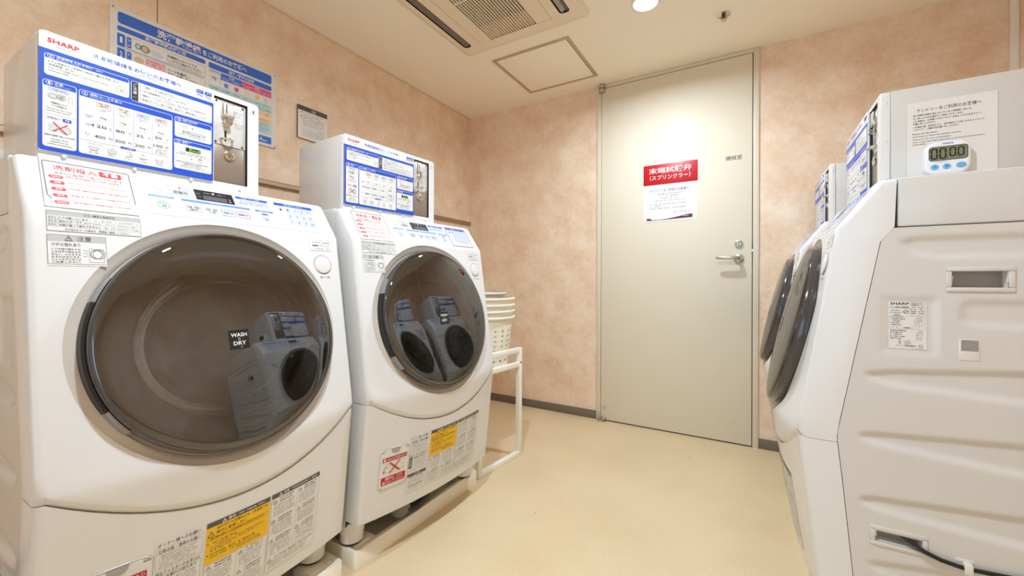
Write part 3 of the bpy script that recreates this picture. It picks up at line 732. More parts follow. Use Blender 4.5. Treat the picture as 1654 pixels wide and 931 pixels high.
    s.text('洗剤が自動で投入されます', -0.2655, 1.0955, -0.1660, 1.1015, GREY, 2)
    for i, (zc, wd) in enumerate(((1.0900, 'Caution'), (1.0780, '注意'), (1.0650, '注意'), (1.0520, '주의'), (1.0385, 'ข้อควรระวัง'))):
        s.rect(-0.2722, zc-0.0030, -0.2532, zc+0.0030, RED, 1, 0.0028); s.text(wd, -0.2690 if len(wd) > 2 else -0.267, zc-0.0017, -0.2562 if len(wd) > 2 else -0.258, zc+0.0017, PAPER, 2, 0.02)
        s.frame(-0.2515, zc-0.0055, -0.1600, zc+0.0050, 0.0004, PPINK, 1, 0.001)
        s.rows(-0.2495, -0.165, zc+0.0022, 0.0028, RED if i != 1 else PRED, 2, 0.85); s.rows(-0.246, -0.185, zc-0.0025, 0.0020, LGREY, 2, 0.7)
    s.build('drawer_notice', dl)
    # console overlay
    s = Sheet(slm(0.0006))
    s.poly([(-0.130, 1.1180), (-0.1345, 1.1160), (-0.1410, 1.0430), (-0.1370, 1.0380), (0.258, 1.0350), (0.2640, 1.0390), (0.2760, 1.1130), (0.2720, 1.1180)], OVER, 0)
    s.rect(-0.1285, 1.0795, -0.0835, 1.0835, LBLUE); s.rows(-0.125, -0.088, 1.0815, 0.0028, OVER, 2); s.frame(-0.130, 1.0500, -0.0835, 1.0800, 0.0004, LGREY)
    s.ring(-0.1065, 1.0620, 0.0112, 0.0088, 0.0016, GREEN); s.text('ドラム', -0.1125, 1.0625, -0.1005, 1.0660, INK, 2); s.text('洗浄', -0.1105, 1.0570, -0.1025, 1.0610, INK, 2)
    s.rect(-0.0890, 1.0900, -0.0435, 1.1140, MGREY); s.text('営業中', -0.0805, 1.0945, -0.0530, 1.1020, DGREY, 2, 0.006)
    s.rect(-0.0375, 1.0875, 0.0455, 1.1140, mat('display_black', (48, 45, 47), 0.2)); s.rect(-0.0220, 1.0895, 0.0290, 1.1005, LCDOFF, 2); s.ell(0.002, 1.1080, 0.0025, 0.0022, PAPER, 2); s.rows(-0.018, -0.003, 1.1075, 0.003, GREY, 2); s.rows(0.008, 0.028, 1.1075, 0.003, GREY, 2)
    s.text('分', 0.0335, 1.0965, 0.0375, 1.1000, PAPER, 2); s.text('円', 0.0335, 1.0900, 0.0375, 1.0940, PAPER, 2); s.rows(-0.0350, -0.026, 1.1035, 0.0025, GREY, 2); s.rows(-0.0350, -0.026, 1.0960, 0.0025, GREY, 2)
    s.rect(0.0530, 1.1070, 0.1320, 1.1130, BLUE); s.rows(0.066, 0.118, 1.1100, 0.0038, OVER, 2); s.rows(0.055, 0.130, 1.1010, 0.0038, GREY, 2); s.rows(0.055, 0.130, 1.0955, 0.0038, GREY, 2)
    s.rect(-0.0695, 1.0785, 0.0775, 1.0835, LBLUE); s.rows(-0.012, 0.018, 1.0810, 0.003, OVER, 2); s.frame(-0.0695, 1.0500, 0.0775, 1.0790, 0.0004, LGREY)
    for cx, cm, t1, t2 in ((-0.0510, ORANGE, '洗濯・乾燥', '（標準）'), (-0.0145, AMBER, '洗濯・乾燥', '（少量）'), (0.0205, LBLUE, '洗濯のみ', ''), (0.0555, RED, '乾燥のみ', '')):
        s.frame(cx-0.0150, 1.0535, cx+0.0150, 1.0700, 0.0011, cm, 1, 0.0025)
        if t2: s.text(t1, cx-0.0118, 1.0625, cx+0.0118, 1.0670, INK, 2); s.text(t2, cx-0.0095, 1.0565, cx+0.0095, 1.0610, INK, 2)
        else: s.text(t1, cx-0.0110, 1.0590, cx+0.0110, 1.0645, INK, 2)
    s.rect(0.0905, 1.0775, 0.1365, 1.0830, LBLUE); s.rows(0.100, 0.127, 1.0803, 0.003, OVER, 2); s.frame(0.0905, 1.0460, 0.1365, 1.0775, 0.0004, LGREY)
    s.ring(0.1115, 1.0595, 0.0105, 0.0088, 0.0008, GREY); s.text('ロック', 0.1060, 1.0600, 0.1170, 1.0635, INK, 2); s.text('解除', 0.1075, 1.0550, 0.1155, 1.0590, INK, 2); s.rect(0.1035, 1.0705, 0.1195, 1.0730, INK, 2, 0.001)
    s.rect(0.1500, 1.1060, 0.2620, 1.1140, BLUE); s.text('暗証番号を入力する', 0.178, 1.1075, 0.232, 1.1125, OVER, 2, 0.006); s.frame(0.1490, 1.0405, 0.2630, 1.1060, 0.0004, LGREY)
    s.rect(0.1605, 1.0920, 0.1660, 1.0965, INK, 2); s.ring(0.1632, 1.0970, 0.0020, 0.0028, 0.0006, INK, 2)
    for kx, kz, t in ((0.184, 1.0960, '1'), (0.205, 1.0958, '2'), (0.225, 1.0956, '3'), (0.2465, 1.0960, '取消'), (0.1835, 1.0782, '4'), (0.204, 1.0780, '5'), (0.2240, 1.0780, '6'), (0.2445, 1.0780, '0'), (0.1815, 1.0600, '7'), (0.202, 1.0598, '8'), (0.2225, 1.0596, '9'), (0.2425, 1.0590, '決定')):
        kb = len(t) > 1 and t == '決定'
        s.frame(kx-0.0078, kz-0.0068, kx+0.0078, kz+0.0068, 0.0006, LBLUE if kb else GREY, 1, 0.001)
        if len(t) == 1: s.text(t, kx-0.0022, kz-0.0033, kx+0.0022, kz+0.0033, DGREY, 2)
        else: s.text(t, kx-0.0055, kz-0.0022, kx+0.0055, kz+0.0022, TBLUE if kb else GREY, 2)
    cp = s.build('control_panel', root)
    mb = MB(WT); c = P(-0.1045, 1.1048, 0.0008); mb.lathe(c, SN, [(0.0, 0.0022), (0.008, 0.0020), (0.0100, 0.0006), (0.0102, -0.001)], WHITE2, 28); mb.build('power_button', cp)
    mb = MB(WT); c = P(-0.0660, 1.1095, 0.0012); mb.lathe(c, SN, [(0.0, 0.0012), (0.002, 0.0010), (0.0026, -0.001)], LED, 14); mb.build('indicator_light', cp)
    # stickers on the white front
    s = Sheet(fm(), step=0.012)
    s.rect(-0.2840, 0.9860, -0.1550, 1.0225, STK, 0); s.frame(-0.2840, 0.9860, -0.1550, 1.0225, 0.0006, GREY, 2); s.rect(-0.2835, 1.0145, -0.1555, 1.0220, MGREY, 1)
    s.text('エラー表示と対処方法', -0.237, 1.0160, -0.194, 1.0205, INK, 2)
    for i, (cd, t) in enumerate((('E02', 'ドアが開いています'), ('E03', '排水エラーです'), ('E04', '衣類が偏って脱水できません'))):
        z = 1.0105-i*0.0065; s.line(-0.2835, z-0.0033, -0.1555, z-0.0033, 0.0004, GREY, 1); s.text(cd, -0.2815, z-0.0020, -0.2720, z+0.0020, GREY, 2); s.text(t, -0.2690, z-0.0021, -0.2690+0.0042*len(t), z+0.0021, DGREY, 2); s.rows(-0.2690+0.0045*len(t), -0.158, z, 0.0024, GREY, 2, 0.75)
    s.line(-0.2705, 1.0140, -0.2705, 0.9935, 0.0004, GREY, 1); s.text('その他のエラーの場合は、管理者に連絡してください。', -0.262, 0.9878, -0.172, 0.9920, DGREY, 2)
    s.build('error_sticker', root)
    s = Sheet(fm(), step=0.012)
    s.rect(-0.2845, 0.9235, -0.2085, 0.9790, STK, 0); s.rect(-0.2845, 0.9675, -0.2085, 0.9795, MGREY, 1); s.frame(-0.2845, 0.9265, -0.2085, 0.9795, 0.0006, GREY, 2, 0.001)
    s.tri(-0.2580, 0.9725, 0.0050, 0.0009, DGREY, 3); s.text('注意', -0.2475, 0.9690, -0.2285, 0.9780, DGREY, 2, 0.006); s.text('けがの恐れあり', -0.2795, 0.9588, -0.2435, 0.9650, DGREY, 2)
    for i, t in enumerate(('ドアを開け閉めする', 'ときは手や指をはさ', 'まない。けがをする', 'おそれがあります。', 'とくにお子さまには', 'ご注意ください。')): s.text(t, -0.2795, 0.9535-i*0.0046-0.0018, -0.2435, 0.9535-i*0.0046+0.0018, DGREY, 2)
    s.frame(-0.2325, 0.9305, -0.2125, 0.9560, 0.0006, GREY, 2); s.ring(-0.2225, 0.9460, 0.0085, 0.0085, 0.0010, DGREY, 2); s.ring(-0.2190, 0.9460, 0.0085, 0.0088, 0.0008, GREY, 2)
    for dz in (-0.004, 0.0, 0.004): s.line(-0.2400, 0.947+dz*1.6, -0.2340, 0.947+dz, 0.0006, GREY, 2)
    s.build('caution_sticker', root)
    s = Sheet(fm(), step=0.012)
    s.frame(0.2155, 0.9840, 0.2830, 1.0140, 0.0004, LGREY, 1, 0.002); s.rows(0.222, 0.243, 1.0075, 0.0038, GREY); s.ring(0.2495, 1.0065, 0.0058, 0.0060, 0.0007, GREY); s.rows(0.258, 0.278, 1.0075, 0.0038, GREY); s.rect(0.222, 0.9960, 0.241, 0.9995, DGREY); s.rows(0.244, 0.278, 0.9975, 0.0034, GREY); s.rows(0.222, 0.276, 0.9895, 0.0034, GREY)
    s.rect(0.2150, 0.9835, 0.2835, 1.0145, STK, 0)
    s.build('button_sticker', root)
    s = Sheet(fm(0, 0.0004), step=0.012); s.text('押－ドア開', 0.237, 0.9040, 0.267, 0.9100, DGREY, 1); s.build('button_lettering', root)
    # stickers on the lower panel
    def lm(u, z, h): return WT(Vector((u, V(u, z)-0.003, z)) + Vector((0, 0.99, -0.12))*(h+0.0006))
    mb = MB(WT)                                               # drain filter door with finger notch
    def lp(d, h):
        o = []
        for u, z in rrect(-0.2590+d, 0.2420+d, -0.1600-d, 0.3730-d, 0.014-d, 5):
            o.append((u, V(u, z)-0.003+h, z))
        return o
    mb.grid([lp(-0.001, 0.0004), lp(0.0, 0.0004)], mat('panel_joint_grey', (170, 162, 154), 0.5), True, False)
    R = mb.grid([lp(0.0, 0.0), lp(0.0, 0.0016), lp(0.0008, 0.0022)], WHITE, True, False)
    t = bmesh.new(); 
    nx, nz = 8, 10
    mb.grid([[(-0.2450+0.071*i/nx, V(-0.2450+0.071*i/nx, 0.2440+0.127*j/nz)-0.003+0.0021, 0.2440+0.127*j/nz) for i in range(nx+1)] for j in range(nz+1)], WHITE)
    for a, b in ((-0.2578, -0.2450), (-0.1740, -0.1612)):
        mb.grid([[(u, V(u, z)-0.003+0.00215, z) for u in (a, (a+b)/2, b)] for z in (0.252, 0.275, 0.30, 0.325, 0.362)], WHITE)
    t.free()
    fd = mb.build('filter_door', root)
    s = Sheet(lambda u, z, h: lm(u, z, h+0.0024), step=0.012)
    nt = [(-0.2095+0.0155*math.cos(PI+PI*k/12), 0.3715+0.0165*math.sin(PI+PI*k/12)) for k in range(13)]; s.poly(nt, mat('notch_grey', (168, 164, 160), 0.5))
    s.rect(-0.2515, 0.3330, -0.1690, 0.3455, DRED); s.text('水もれの恐れあり', -0.2370, 0.3352, -0.1715, 0.3435, PAPER, 2, 0.01); s.ell(-0.2445, 0.3393, 0.0042, 0.0050, PAPER, 2); s.text('!', -0.2453, 0.3358, -0.2437, 0.3425, DRED, 3, 0.02)
    s.line(-0.2270, 0.3270, -0.1910, 0.2935, 0.0045, DRED, 3); s.line(-0.1920, 0.3290, -0.2270, 0.2920, 0.0032, DRED, 3)
    s.frame(-0.2380, 0.3120, -0.2290, 0.3240, 0.0010, PRED, 2); s.line(-0.2380, 0.3180, -0.2440, 0.3110, 0.0018, DRED, 2); s.line(-0.2440, 0.3110, -0.2450, 0.3000, 0.0018, DRED, 2); s.poly([(-0.2480, 0.3030), (-0.2415, 0.3030), (-0.2450, 0.2950)], DRED, 2); s.frame(-0.2350, 0.2950, -0.1770, 0.3000, 0.0006, PRED, 1); s.line(-0.1770, 0.3270, -0.1770, 0.2960, 0.0006, PRED, 1)
    s.rect(-0.2515, 0.2580, -0.1690, 0.2830, DRED); s.text('運転中は、ふたを', -0.2390, 0.2715, -0.1800, 0.2815, PAPER, 2, 0.01); s.text('開けないでください。', -0.2470, 0.2595, -0.1725, 0.2695, PAPER, 2, 0.01)
    s.build('filter_label', fd)
    def col_rows(s, x0, x1, z0, z1, head=2, dz=0.0058):
        z = z0; k = 0
        while z > z1:
            if k < head: s.rows(x0+0.006, x1-0.008, z, 0.0042, DGREY, 2, 0.9); z -= 0.0068
            else: s.rows(x0+0.003, x1-random.uniform(0.003, 0.012), z, 0.0030, GREY, 2, 0.85); z -= dz
            k += 1
    s = Sheet(lm, step=0.012)                                 # left column: owner's notes
    x0, x1 = -0.1580, -0.0790
    s.rect(x0, 0.1930, x1, 0.3880, STK, 0); s.text('オーナー様へのお願い', x0+0.004, 0.3770, x1-0.006, 0.3855, DGREY, 2, 0.004); s.frame(x0+0.002, 0.3300, x1-0.002, 0.3745, 0.0005, GREY, 1); s.text('日常点検・清掃のお願い', x0+0.006, 0.3640, x1-0.006, 0.3720, DGREY, 2, 0.004)
    s.line(x0+0.002, 0.3625, x1-0.002, 0.3625, 0.0004, GREY); col_rows(s, x0+0.004, x1-0.003, 0.3585, 0.332, 0)
    s.text('排水フィルターのお手入れ', x0+0.003, 0.3185, x1-0.004, 0.3270, DGREY, 2, 0.003); s.rect(x0+0.003, 0.2790, x0+0.0150, 0.3170, DGREY, 1); s.text('お願い', x0+0.006, 0.2830, x0+0.0120, 0.3120, PAPER, 2); s.text('水漏れの恐れあり', x0+0.019, 0.3085, x1-0.010, 0.3160, DGREY, 2, 0.003); col_rows(s, x0+0.017, x1-0.003, 0.3035, 0.280, 0)
    s.frame(x0+0.002, 0.2640, x1-0.002, 0.3175, 0.0005, GREY, 1); s.rows(x0+0.006, x1-0.01, 0.2715, 0.0035, GREY)
    s.rect(x0+0.002, 0.2500, x1-0.002, 0.2600, DGREY, 1); s.tri(-0.1250, 0.2545, 0.0032, 0.0007, PAPER, 3); s.text('注意', -0.1190, 0.2518, -0.1060, 0.2582, PAPER, 2); col_rows(s, x0+0.004, x1-0.003, 0.2450, 0.222, 1); s.line(x0+0.002, 0.2200, x1-0.002, 0.2200, 0.0004, GREY); col_rows(s, x0+0.004, x1-0.003, 0.2160, 0.198, 1); s.frame(x0+0.002, 0.1950, x1-0.002, 0.2490, 0.0005, GREY, 1)
    s.build('owner_sticker', root)
    s = Sheet(lm, step=0.012)                                 # middle column: yellow warning
    x0, x1 = -0.0745, 0.0560
    s.rect(x0, 0.1930, x1, 0.3880, STK, 0); s.rect(x0, 0.3755, x1, 0.3870, DGREY, 1); s.tri(-0.0420, 0.3803, 0.0042, 0.0012, PAPER, 3); s.text('警告', -0.0345, 0.3775, -0.0195, 0.3850, PAPER, 2, 0.01); s.rows(-0.013, 0.044, 0.3812, 0.0042, PAPER, 2)
    s.rect(x0, 0.2935, x1, 0.3755, YEL, 1); s.tri(-0.0660, 0.3600, 0.0065, 0.0010, DGREY, 3); s.text('油の付いた衣類などは（洗濯後でも）', -0.0560, 0.3665, 0.0530, 0.3735, INK, 2, 0.002); s.text('絶対に乾燥しない', -0.0560, 0.3570, 0.0030, 0.3640, INK, 2, 0.004)
    s.frame(x0+0.003, 0.3460, x1-0.003, 0.3545, 0.0004, DGREY, 2); s.text('油の酸化熱による自然発火の恐れがあります。', x0+0.007, 0.3478, x1-0.010, 0.3528, INK, 2)
    s.rect(x0+0.003, 0.3380, x0+0.0055, 0.3408, INK, 2); s.rows(x0+0.009, x0+0.060, 0.3395, 0.0042, INK)
    for i, e in enumerate((0.118, 0.105, 0.050)): s.rows(x0+0.009, x0+e, 0.3335-i*0.0055, 0.0034, DGREY)
    s.rect(x0+0.003, 0.3125, x0+0.0055, 0.3153, INK, 2); s.rows(x0+0.009, x0+0.100, 0.3140, 0.0042, INK); s.rows(x0+0.009, x0+0.110, 0.3075, 0.0034, DGREY); s.rows(x0+0.060, x0+0.115, 0.3020, 0.0034, DGREY)
    mid = (x0+x1)/2-0.002
    s.line(mid, 0.2925, mid, 0.1960, 0.0004, GREY)
    for xa, xb in ((x0, mid), (mid, x1)):
        for zt in (0.288, 0.240): s.tri(xa+0.0085, zt-0.0045, 0.0052, 0.0008, DGREY, 3); col_rows(s, xa+0.014, xb-0.002, zt, zt-0.010, 2); col_rows(s, xa+0.004, xb-0.002, zt-0.0145, zt-0.041, 0)
    s.frame(x0, 0.1940, x1, 0.2935, 0.0005, GREY, 1, 0.003); s.build('warning_sticker', root)
    s = Sheet(lm, step=0.012)                                 # right column
    x0, x1 = 0.0600, 0.1960
    s.rect(x0, 0.1880, x1, 0.3880, STK, 0); s.rect(x0, 0.3755, x1, 0.3870, DGREY, 1); s.tri(0.0820, 0.3803, 0.0042, 0.0012, PAPER, 3); s.text('注意', 0.0895, 0.3775, 0.1045, 0.3850, PAPER, 2, 0.01); s.rows(0.111, 0.186, 0.3812, 0.0042, PAPER, 2)
    mid = (x0+x1)/2
    s.line(mid, 0.3750, mid, 0.2250, 0.0004, GREY)
    for xa, xb, ic in ((x0, mid, (1, 1, 0)), (mid, x1, (0, 0, 1))):
        for zt, q in zip((0.3700, 0.3200, 0.2700), ic):
            if q: s.ring(xa+0.0085, zt-0.0045, 0.0050, 0.0050, 0.0009, DGREY, 3); s.line(xa+0.0050, zt-0.0010, xa+0.012, zt-0.0080, 0.0009, DGREY, 3)
            else: s.tri(xa+0.0085, zt-0.0045, 0.0052, 0.0008, DGREY, 3)
            col_rows(s, xa+0.014, xb-0.002, zt, zt-0.010, 2); col_rows(s, xa+0.004, xb-0.002, zt-0.0145, zt-0.042, 0)
    s.line(x0+0.002, 0.2250, x1-0.002, 0.2250, 0.0004, GREY); s.tri(x0+0.0085, 0.2160, 0.0052, 0.0008, DGREY, 3); s.rows(x0+0.016, x1-0.01, 0.2175, 0.0042, DGREY); col_rows(s, x0+0.004, x1-0.02, 0.2095, 0.194, 0)
    s.frame(x0, 0.1890, x1, 0.3755, 0.0005, GREY, 1, 0.004); s.build('caution_label', root)
    # rating plate on the right side
    s = Sheet(lambda v, z, h: WT((0.3078+h, -v, z)))          # runs to the right as seen from that side
    a, b = 0.0170, 0.0795
    s.rect(a, 0.7525, b, 0.8565, PAPER, 0); s.text('SHARP', a+0.003, 0.8490, a+0.034, 0.8548, INK, 1, 0.02); s.text('ドラム式電気洗濯乾燥機', a+0.0025, 0.8415, a+0.034, 0.8460, DGREY, 1); s.rows(a+0.003, a+0.022, 0.8365, 0.0030, GREY); s.rows(a+0.003, a+0.022, 0.8320, 0.0026, GREY); s.ring(a+0.029, 0.8340, 0.0046, 0.0040, 0.0009, INK)
    s.line(a+0.0255, 0.8325, a+0.0325, 0.8355, 0.0010, INK); s.rows(a+0.008, a+0.022, 0.8270, 0.0030, DGREY)
    s.frame(a+0.0355, 0.8265, b-0.0025, 0.8550, 0.0004, GREY); s.rows(a+0.038, b-0.006, 0.8525, 0.0026, INK); s.rows(a+0.037, b-0.005, 0.8490, 0.0026, INK)
    for i in range(4): s.rows(a+0.037, a+0.046, 0.8440-i*0.0042, 0.0026, DGREY); s.rows(a+0.049, b-0.004, 0.8440-i*0.0042, 0.0026, DGREY)
    s.frame(a+0.002, 0.7960, b-0.003, 0.8250, 0.0004, GREY)
    for i in range(5): s.rows(a+0.005, a+0.016+random.uniform(0, 0.016), 0.8222-i*0.0043, 0.0030, INK, 1, 0.95); s.rows(b-0.020, b-0.006, 0.8215-i*0.0043, 0.0026, GREY)
    s.rows(a+0.005, a+0.016, 0.7995, 0.0030, INK); s.rows(a+0.022, a+0.040, 0.7993, 0.0030, DGREY)
    for i in range(5): s.rows(a+0.003, a+0.018+random.uniform(0, 0.012), 0.7925-i*0.0043, 0.0030, INK, 1, 0.95); s.rows(b-0.017, b-0.006, 0.7920-i*0.0043, 0.0026, GREY)
    for i in range(3): s.rows(a+0.017, a+0.021, 0.7712-i*0.0033, 0.0026, INK); s.rows(a+0.025, a+0.037, 0.7712-i*0.0033, 0.0026, GREY)
    s.text('シャープ株式会社', a+0.013, 0.7575, a+0.045, 0.7620, INK, 1); s.ring(a+0.053, 0.7600, 0.0035, 0.0032, 0.0008, INK); s.rows(a+0.038, b-0.003, 0.7545, 0.0022, GREY)
    s.build('rating_plate', root)
    # power cord leaving the right side through the lower port
    mb = MB(WT)
    path = [(0.288, -0.020, 0.340), (0.300, -0.040, 0.339), (0.3155, -0.058, 0.331), (0.3185, -0.075, 0.3215), (0.3185, -0.100, 0.3130), (0.3175, -0.128, 0.3085), (0.3175, -0.150, 0.3085), (0.3180, -0.200, 0.3125), (0.3180, -0.30, 0.322), (0.316, -0.42, 0.330), (0.315, -0.525, 0.335)]
    mb.tube(path, 0.0043, BLACK, 10); pc = mb.build('power_cord', root)
    mb = MB(WT); mb.box((0.3095, -0.1500, 0.316), (0.3110, -0.1235, 0.323), WHITE2, 0.0006); mb.box((0.3095, -0.1465, 0.2970), (0.3240, -0.1335, 0.3195), WHITE2, 0.002); mb.build('cord_clip', pc)
    return root

def children(o): return [c for c in bpy.data.objects if c.parent == o]
def copy_tree(o, parent=None):
    c = o.copy(); COL.objects.link(c)
    if parent: c.parent = parent
    for ch in children(o): copy_tree(ch, c)
    return c
POSES = [(0.7627, 0.4859, -0.0074, 'L'), (0.8093, 1.1464, 0.0712, 'L'), (2.1591, 1.5217, 0.0, 'R'), (2.1483, 2.2526, 0.0, 'R')]
def pose_of(i):
    X, Y, a, sd_ = POSES[i]
    return X, Y, (PI/2 - a if sd_ == 'L' else -PI/2 - a)
WLAB = ['white front-loading washer-dryer nearest on the left, its big smoked round door in front', 'white front-loading washer-dryer second on the left, beside the white basket rack', 'white washer-dryer on the right seen from its ribbed side, with rating plate and black cord', 'white washer-dryer at far right near the beige door, mostly hidden by the nearer one']
proto = build_washer()
WASH = [proto]
for i in range(1, 4): WASH.append(copy_tree(proto))
for i, w in enumerate(WASH):
    X, Y, r = pose_of(i); w.location = (X, Y, ZB); w.rotation_euler = (0, 0, r)
    tag(w, WLAB[i], 'washing machine', 'drum washer-dryers')
# the second machine has a red line round its keypad
SN = Vector((0, 0.8087, 0.5882))
s = Sheet(lambda u, z, h: WT(Vector((u, 0.0735*(1.128-z)/0.101, z)) + SN*(h+0.0011)))
s.frame(0.1440, 1.0370, 0.2670, 1.1165, 0.0016, RED, 1, 0.001); s.build('keypad_border', WASH[1])

# ------------------------------------------------------------------ coin boxes standing on the machines
ZT = 1.1306
def BT(p): return (p[0], -p[1], p[2]-ZT)
def build_coin_box():
    root = empty('coin_box')
    u0, u1, z0, z1, vf = -0.2735, 0.1375, ZT+0.0004, 1.3860, -0.0370
    mb = MB(BT); mb.box((u0+0.0008, -0.3175, z0), (u1-0.0008, -0.0560, z1-0.0006), SIDE, 0.003); mb.build('housing', root)
    mb = MB(BT)                                               # front plate wrapped round the sides, rounded upper corners
    pr = []
    r = 0.010
    for cx, cz, a in ((u1-r, z1-r, 0), (u0+r, z1-r, 90)): pr += [(cx+r*math.cos(math.radians(a+t)), cz+r*math.sin(math.radians(a+t))) for t in (0, 22, 45, 68, 90)]
    pr += [(u0, z0), (u1, z0)]
    hole = [(0.0265, 1.1535), (0.1075, 1.1535), (0.1075, 1.3730), (0.0265, 1.3730)]
    rim = lambda d, v: [(p[0]+(-d if p[0] > 0 else d)*1.0, v, p[1]+(-d if p[1] > 1.25 else (d if p[1] > 1.2 else 0))) for p in pr]
    mb.grid([rim(0, -0.0555), rim(0, -0.0395), rim(0.0008, -0.0376), rim(0.0022, vf)], WHITE, True)
    t = bmesh.new(); es = []
    for lp in ([(p[0], p[2]) for p in rim(0.0022, vf)], hole):
        vs = [t.verts.new((p[0], vf, p[1])) for p in lp]; es += [t.edges.new((vs[i], vs[(i+1) % len(vs)])) for i in range(len(vs))]
    bmesh.ops.triangle_fill(t, use_beauty=True, use_dissolve=False, edges=es); mb.merge(t, WHITE)
    mb.grid([[(p[0], v, p[1]) for p in hole] for v in (vf, -0.050)], DARK, True, False)
    mb.build('front_plate', root, weld=0.00002)
    for su, uu in ((1, u1), (-1, u0)):
        for zz in (1.3560, 1.2590, 1.1620):
            mb = MB(BT); mb.lathe((uu, -0.0475, zz), (su, 0, 0), [(0.0, 0.0016), (0.002, 0.0014), (0.0034, 0.0)], WHITE2, 12); mb.build('screw', root)
    # instruction panel
    pn = None
    pu0, pu1, pz0, pz1 = -0.2730, 0.0235, 1.1500, 1.3800
    mb = MB(BT); mb.box((pu0, vf+0.0002, pz0), (pu1, vf+0.0050, pz1), mat('acrylic_white', (226, 226, 226), 0.2, coat=0.1), 0.0008); mb.box((pu0-0.0003, vf+0.0002, pz0), (pu0+0.0002, vf+0.0047, 1.3500), mat('acrylic_edge_blue', (40, 50, 120), 0.2))
    pn = mb.build('instruction_panel', root)
    s = Sheet(lambda u, z, h: BT((u, vf+0.0053+h, z)))
    s.rect(pu0+0.0004, pz0+0.0004, pu1-0.0004, 1.3490, BLUE, 0, 0.004, (0, 0, 1, 1))
    s.text('SHARP', -0.2620, 1.3625, -0.2180, 1.3715, RED, 2, 0.02); s.text('ES-HD63P', -0.2500, 1.3560, -0.2290, 1.3590, GREY, 2)
    s.text('洗濯乾燥機をお使いのお客様へ', -0.1990, 1.3615, -0.0450, 1.3710, TBLUE, 2); s.text('How to use the Washing Machine', -0.1560, 1.3565, -0.0910, 1.3590, TBLUE, 2); s.line(-0.211, 1.3655, -0.206, 1.3655, 0.0006, GREY, 2); s.line(-0.036, 1.3655, -0.031, 1.3655, 0.0006, GREY, 2)
    for x, k in ((-0.0140, '6kg'), (0.0040, '3kg')):
        s.rect(x, 1.3635, x+0.0150, 1.3715, BLUE, 2); s.rows(x+0.002, x+0.013, 1.3675, 0.003, PAPER, 3); s.text(k, x+0.001, 1.3560, x+0.0135, 1.3615, TBLUE, 2)
    s.line(0.0025, 1.3560, 0.0025, 1.3700, 0.0006, GREY, 2)
    def cell(x0, y0, x1, y1, hdr, num=None, t=None, en=None, tw=0.0):
        s.rect(x0, y0, x1, y1, PAPER, 1, 0.0045)
        if hdr: s.rect(x0+0.0010, hdr, x1-0.0010, y1-0.0010, BLUE, 2, 0.0035, (1, 1, 0, 0))
        if num is not None:
            yc = (hdr+y1)/2; s.ring(x0+0.0085, yc, 0.0048, 0.0040, 0.0008, PAPER, 3); s.text(num, x0+0.0070, yc-0.0024, x0+0.0100, yc+0.0024, PAPER, 3, 0.02)
            s.text(t, x0+0.0160, yc-0.0012, x0+0.0160+tw, yc+0.0040, PAPER, 3, 0.012)
            if en: s.text(en, x0+0.0160, yc-0.0042, x0+0.0160+tw*0.62, yc-0.0018, PAPER, 3)
    cell(-0.2660, 1.2985, -0.1405, 1.3405, 1.3315, '0', '洗濯物を入れる前に', 'Before using', 0.052); s.text('（無料）', -0.1940, 1.3345, -0.1830, 1.3375, PAPER, 3)
    s.text('ドラム洗浄ボタンを押すと約6分で槽内を洗浄します', -0.2610, 1.3235, -0.1580, 1.3275, INK, 2); s.text('（洗浄時間：約1分）', -0.2615, 1.3175, -0.2250, 1.3215, INK, 2); s.text('Press "ドラム洗浄" button to start drum tank washing', -0.2605, 1.3115, -0.1750, 1.3150, INK, 2); s.text('(Automatic: FREE)', -0.2605, 1.3065, -0.2330, 1.3095, INK, 2)
    s.ring(-0.1530, 1.3115, 0.0095, 0.0078, 0.0008, GREEN, 2); s.text('ドラム', -0.1580, 1.3120, -0.1490, 1.3145, INK, 2); s.text('洗浄', -0.1565, 1.3080, -0.1500, 1.3110, INK, 2); s.ell(-0.1445, 1.3055, 0.0035, 0.0030, PAPER, 2); s.ring(-0.1445, 1.3055, 0.0035, 0.0030, 0.0004, GREY, 3)
    cell(-0.1375, 1.2960, 0.0195, 1.3400, None); s.rect(-0.1365, 1.2970, -0.1250, 1.3390, INK, 2, 0.003, (0, 1, 1, 0))
    for i, t in enumerate('ご注意'): s.text(t, -0.1340, 1.3285-i*0.0085, -0.1275, 1.3355-i*0.0085, PAPER, 3, 0.01)
    s.rows(-0.1345, -0.127, 1.3050, 0.003, GREY, 3)
    for i, (t, w, e, we) in enumerate((('一度投入したお金は戻りません。', 0.065, 'Once you insert coins, the coins will not be returned.', 0.097), ('100円硬貨専用です。おつりはでません。', 0.088, 'Accept coins only. No change given.', 0.055), ('運転中、ドアはロックされます。終了するまでドアは開きません。', 0.128, 'When the machine is in operation, the door will be locked.', 0.100), ('乾燥が不十分だと感じた場合、追加のみ、運転を追加してください。', 0.128, 'If you feel laundries are still damp, please add "Drying Only".', 0.125))):
        y = 1.3335-i*0.0095; s.rect(-0.1225, y-0.0010, -0.1205, y+0.0010, INK, 2); s.text(t, -0.1175, y-0.0018, -0.1175+w, y+0.0018, INK, 2); s.text(e, -0.1175, y-0.0052, -0.1175+we, y-0.0030, DGREY, 2)
    cell(-0.2680, 1.1590, -0.2215, 1.2890, 1.2775, '1', '準備', 'Ready to start', 0.011); s.text('Ready to start', -0.2520, 1.2795, -0.2300, 1.2818, PAPER, 3)
    s.frame(-0.2605, 1.2690, -0.2320, 1.2755, 0.0005, LBLUE, 2); s.text('ご利用のまえに', -0.2590, 1.2702, -0.2335, 1.2742, TBLUE, 2)
    for cx in (-0.2545, -0.2430): 
        for rr in (0.0058, 0.0040): s.ring(cx, 1.2590, rr+0.001, rr, 0.0005, DGREY, 2)
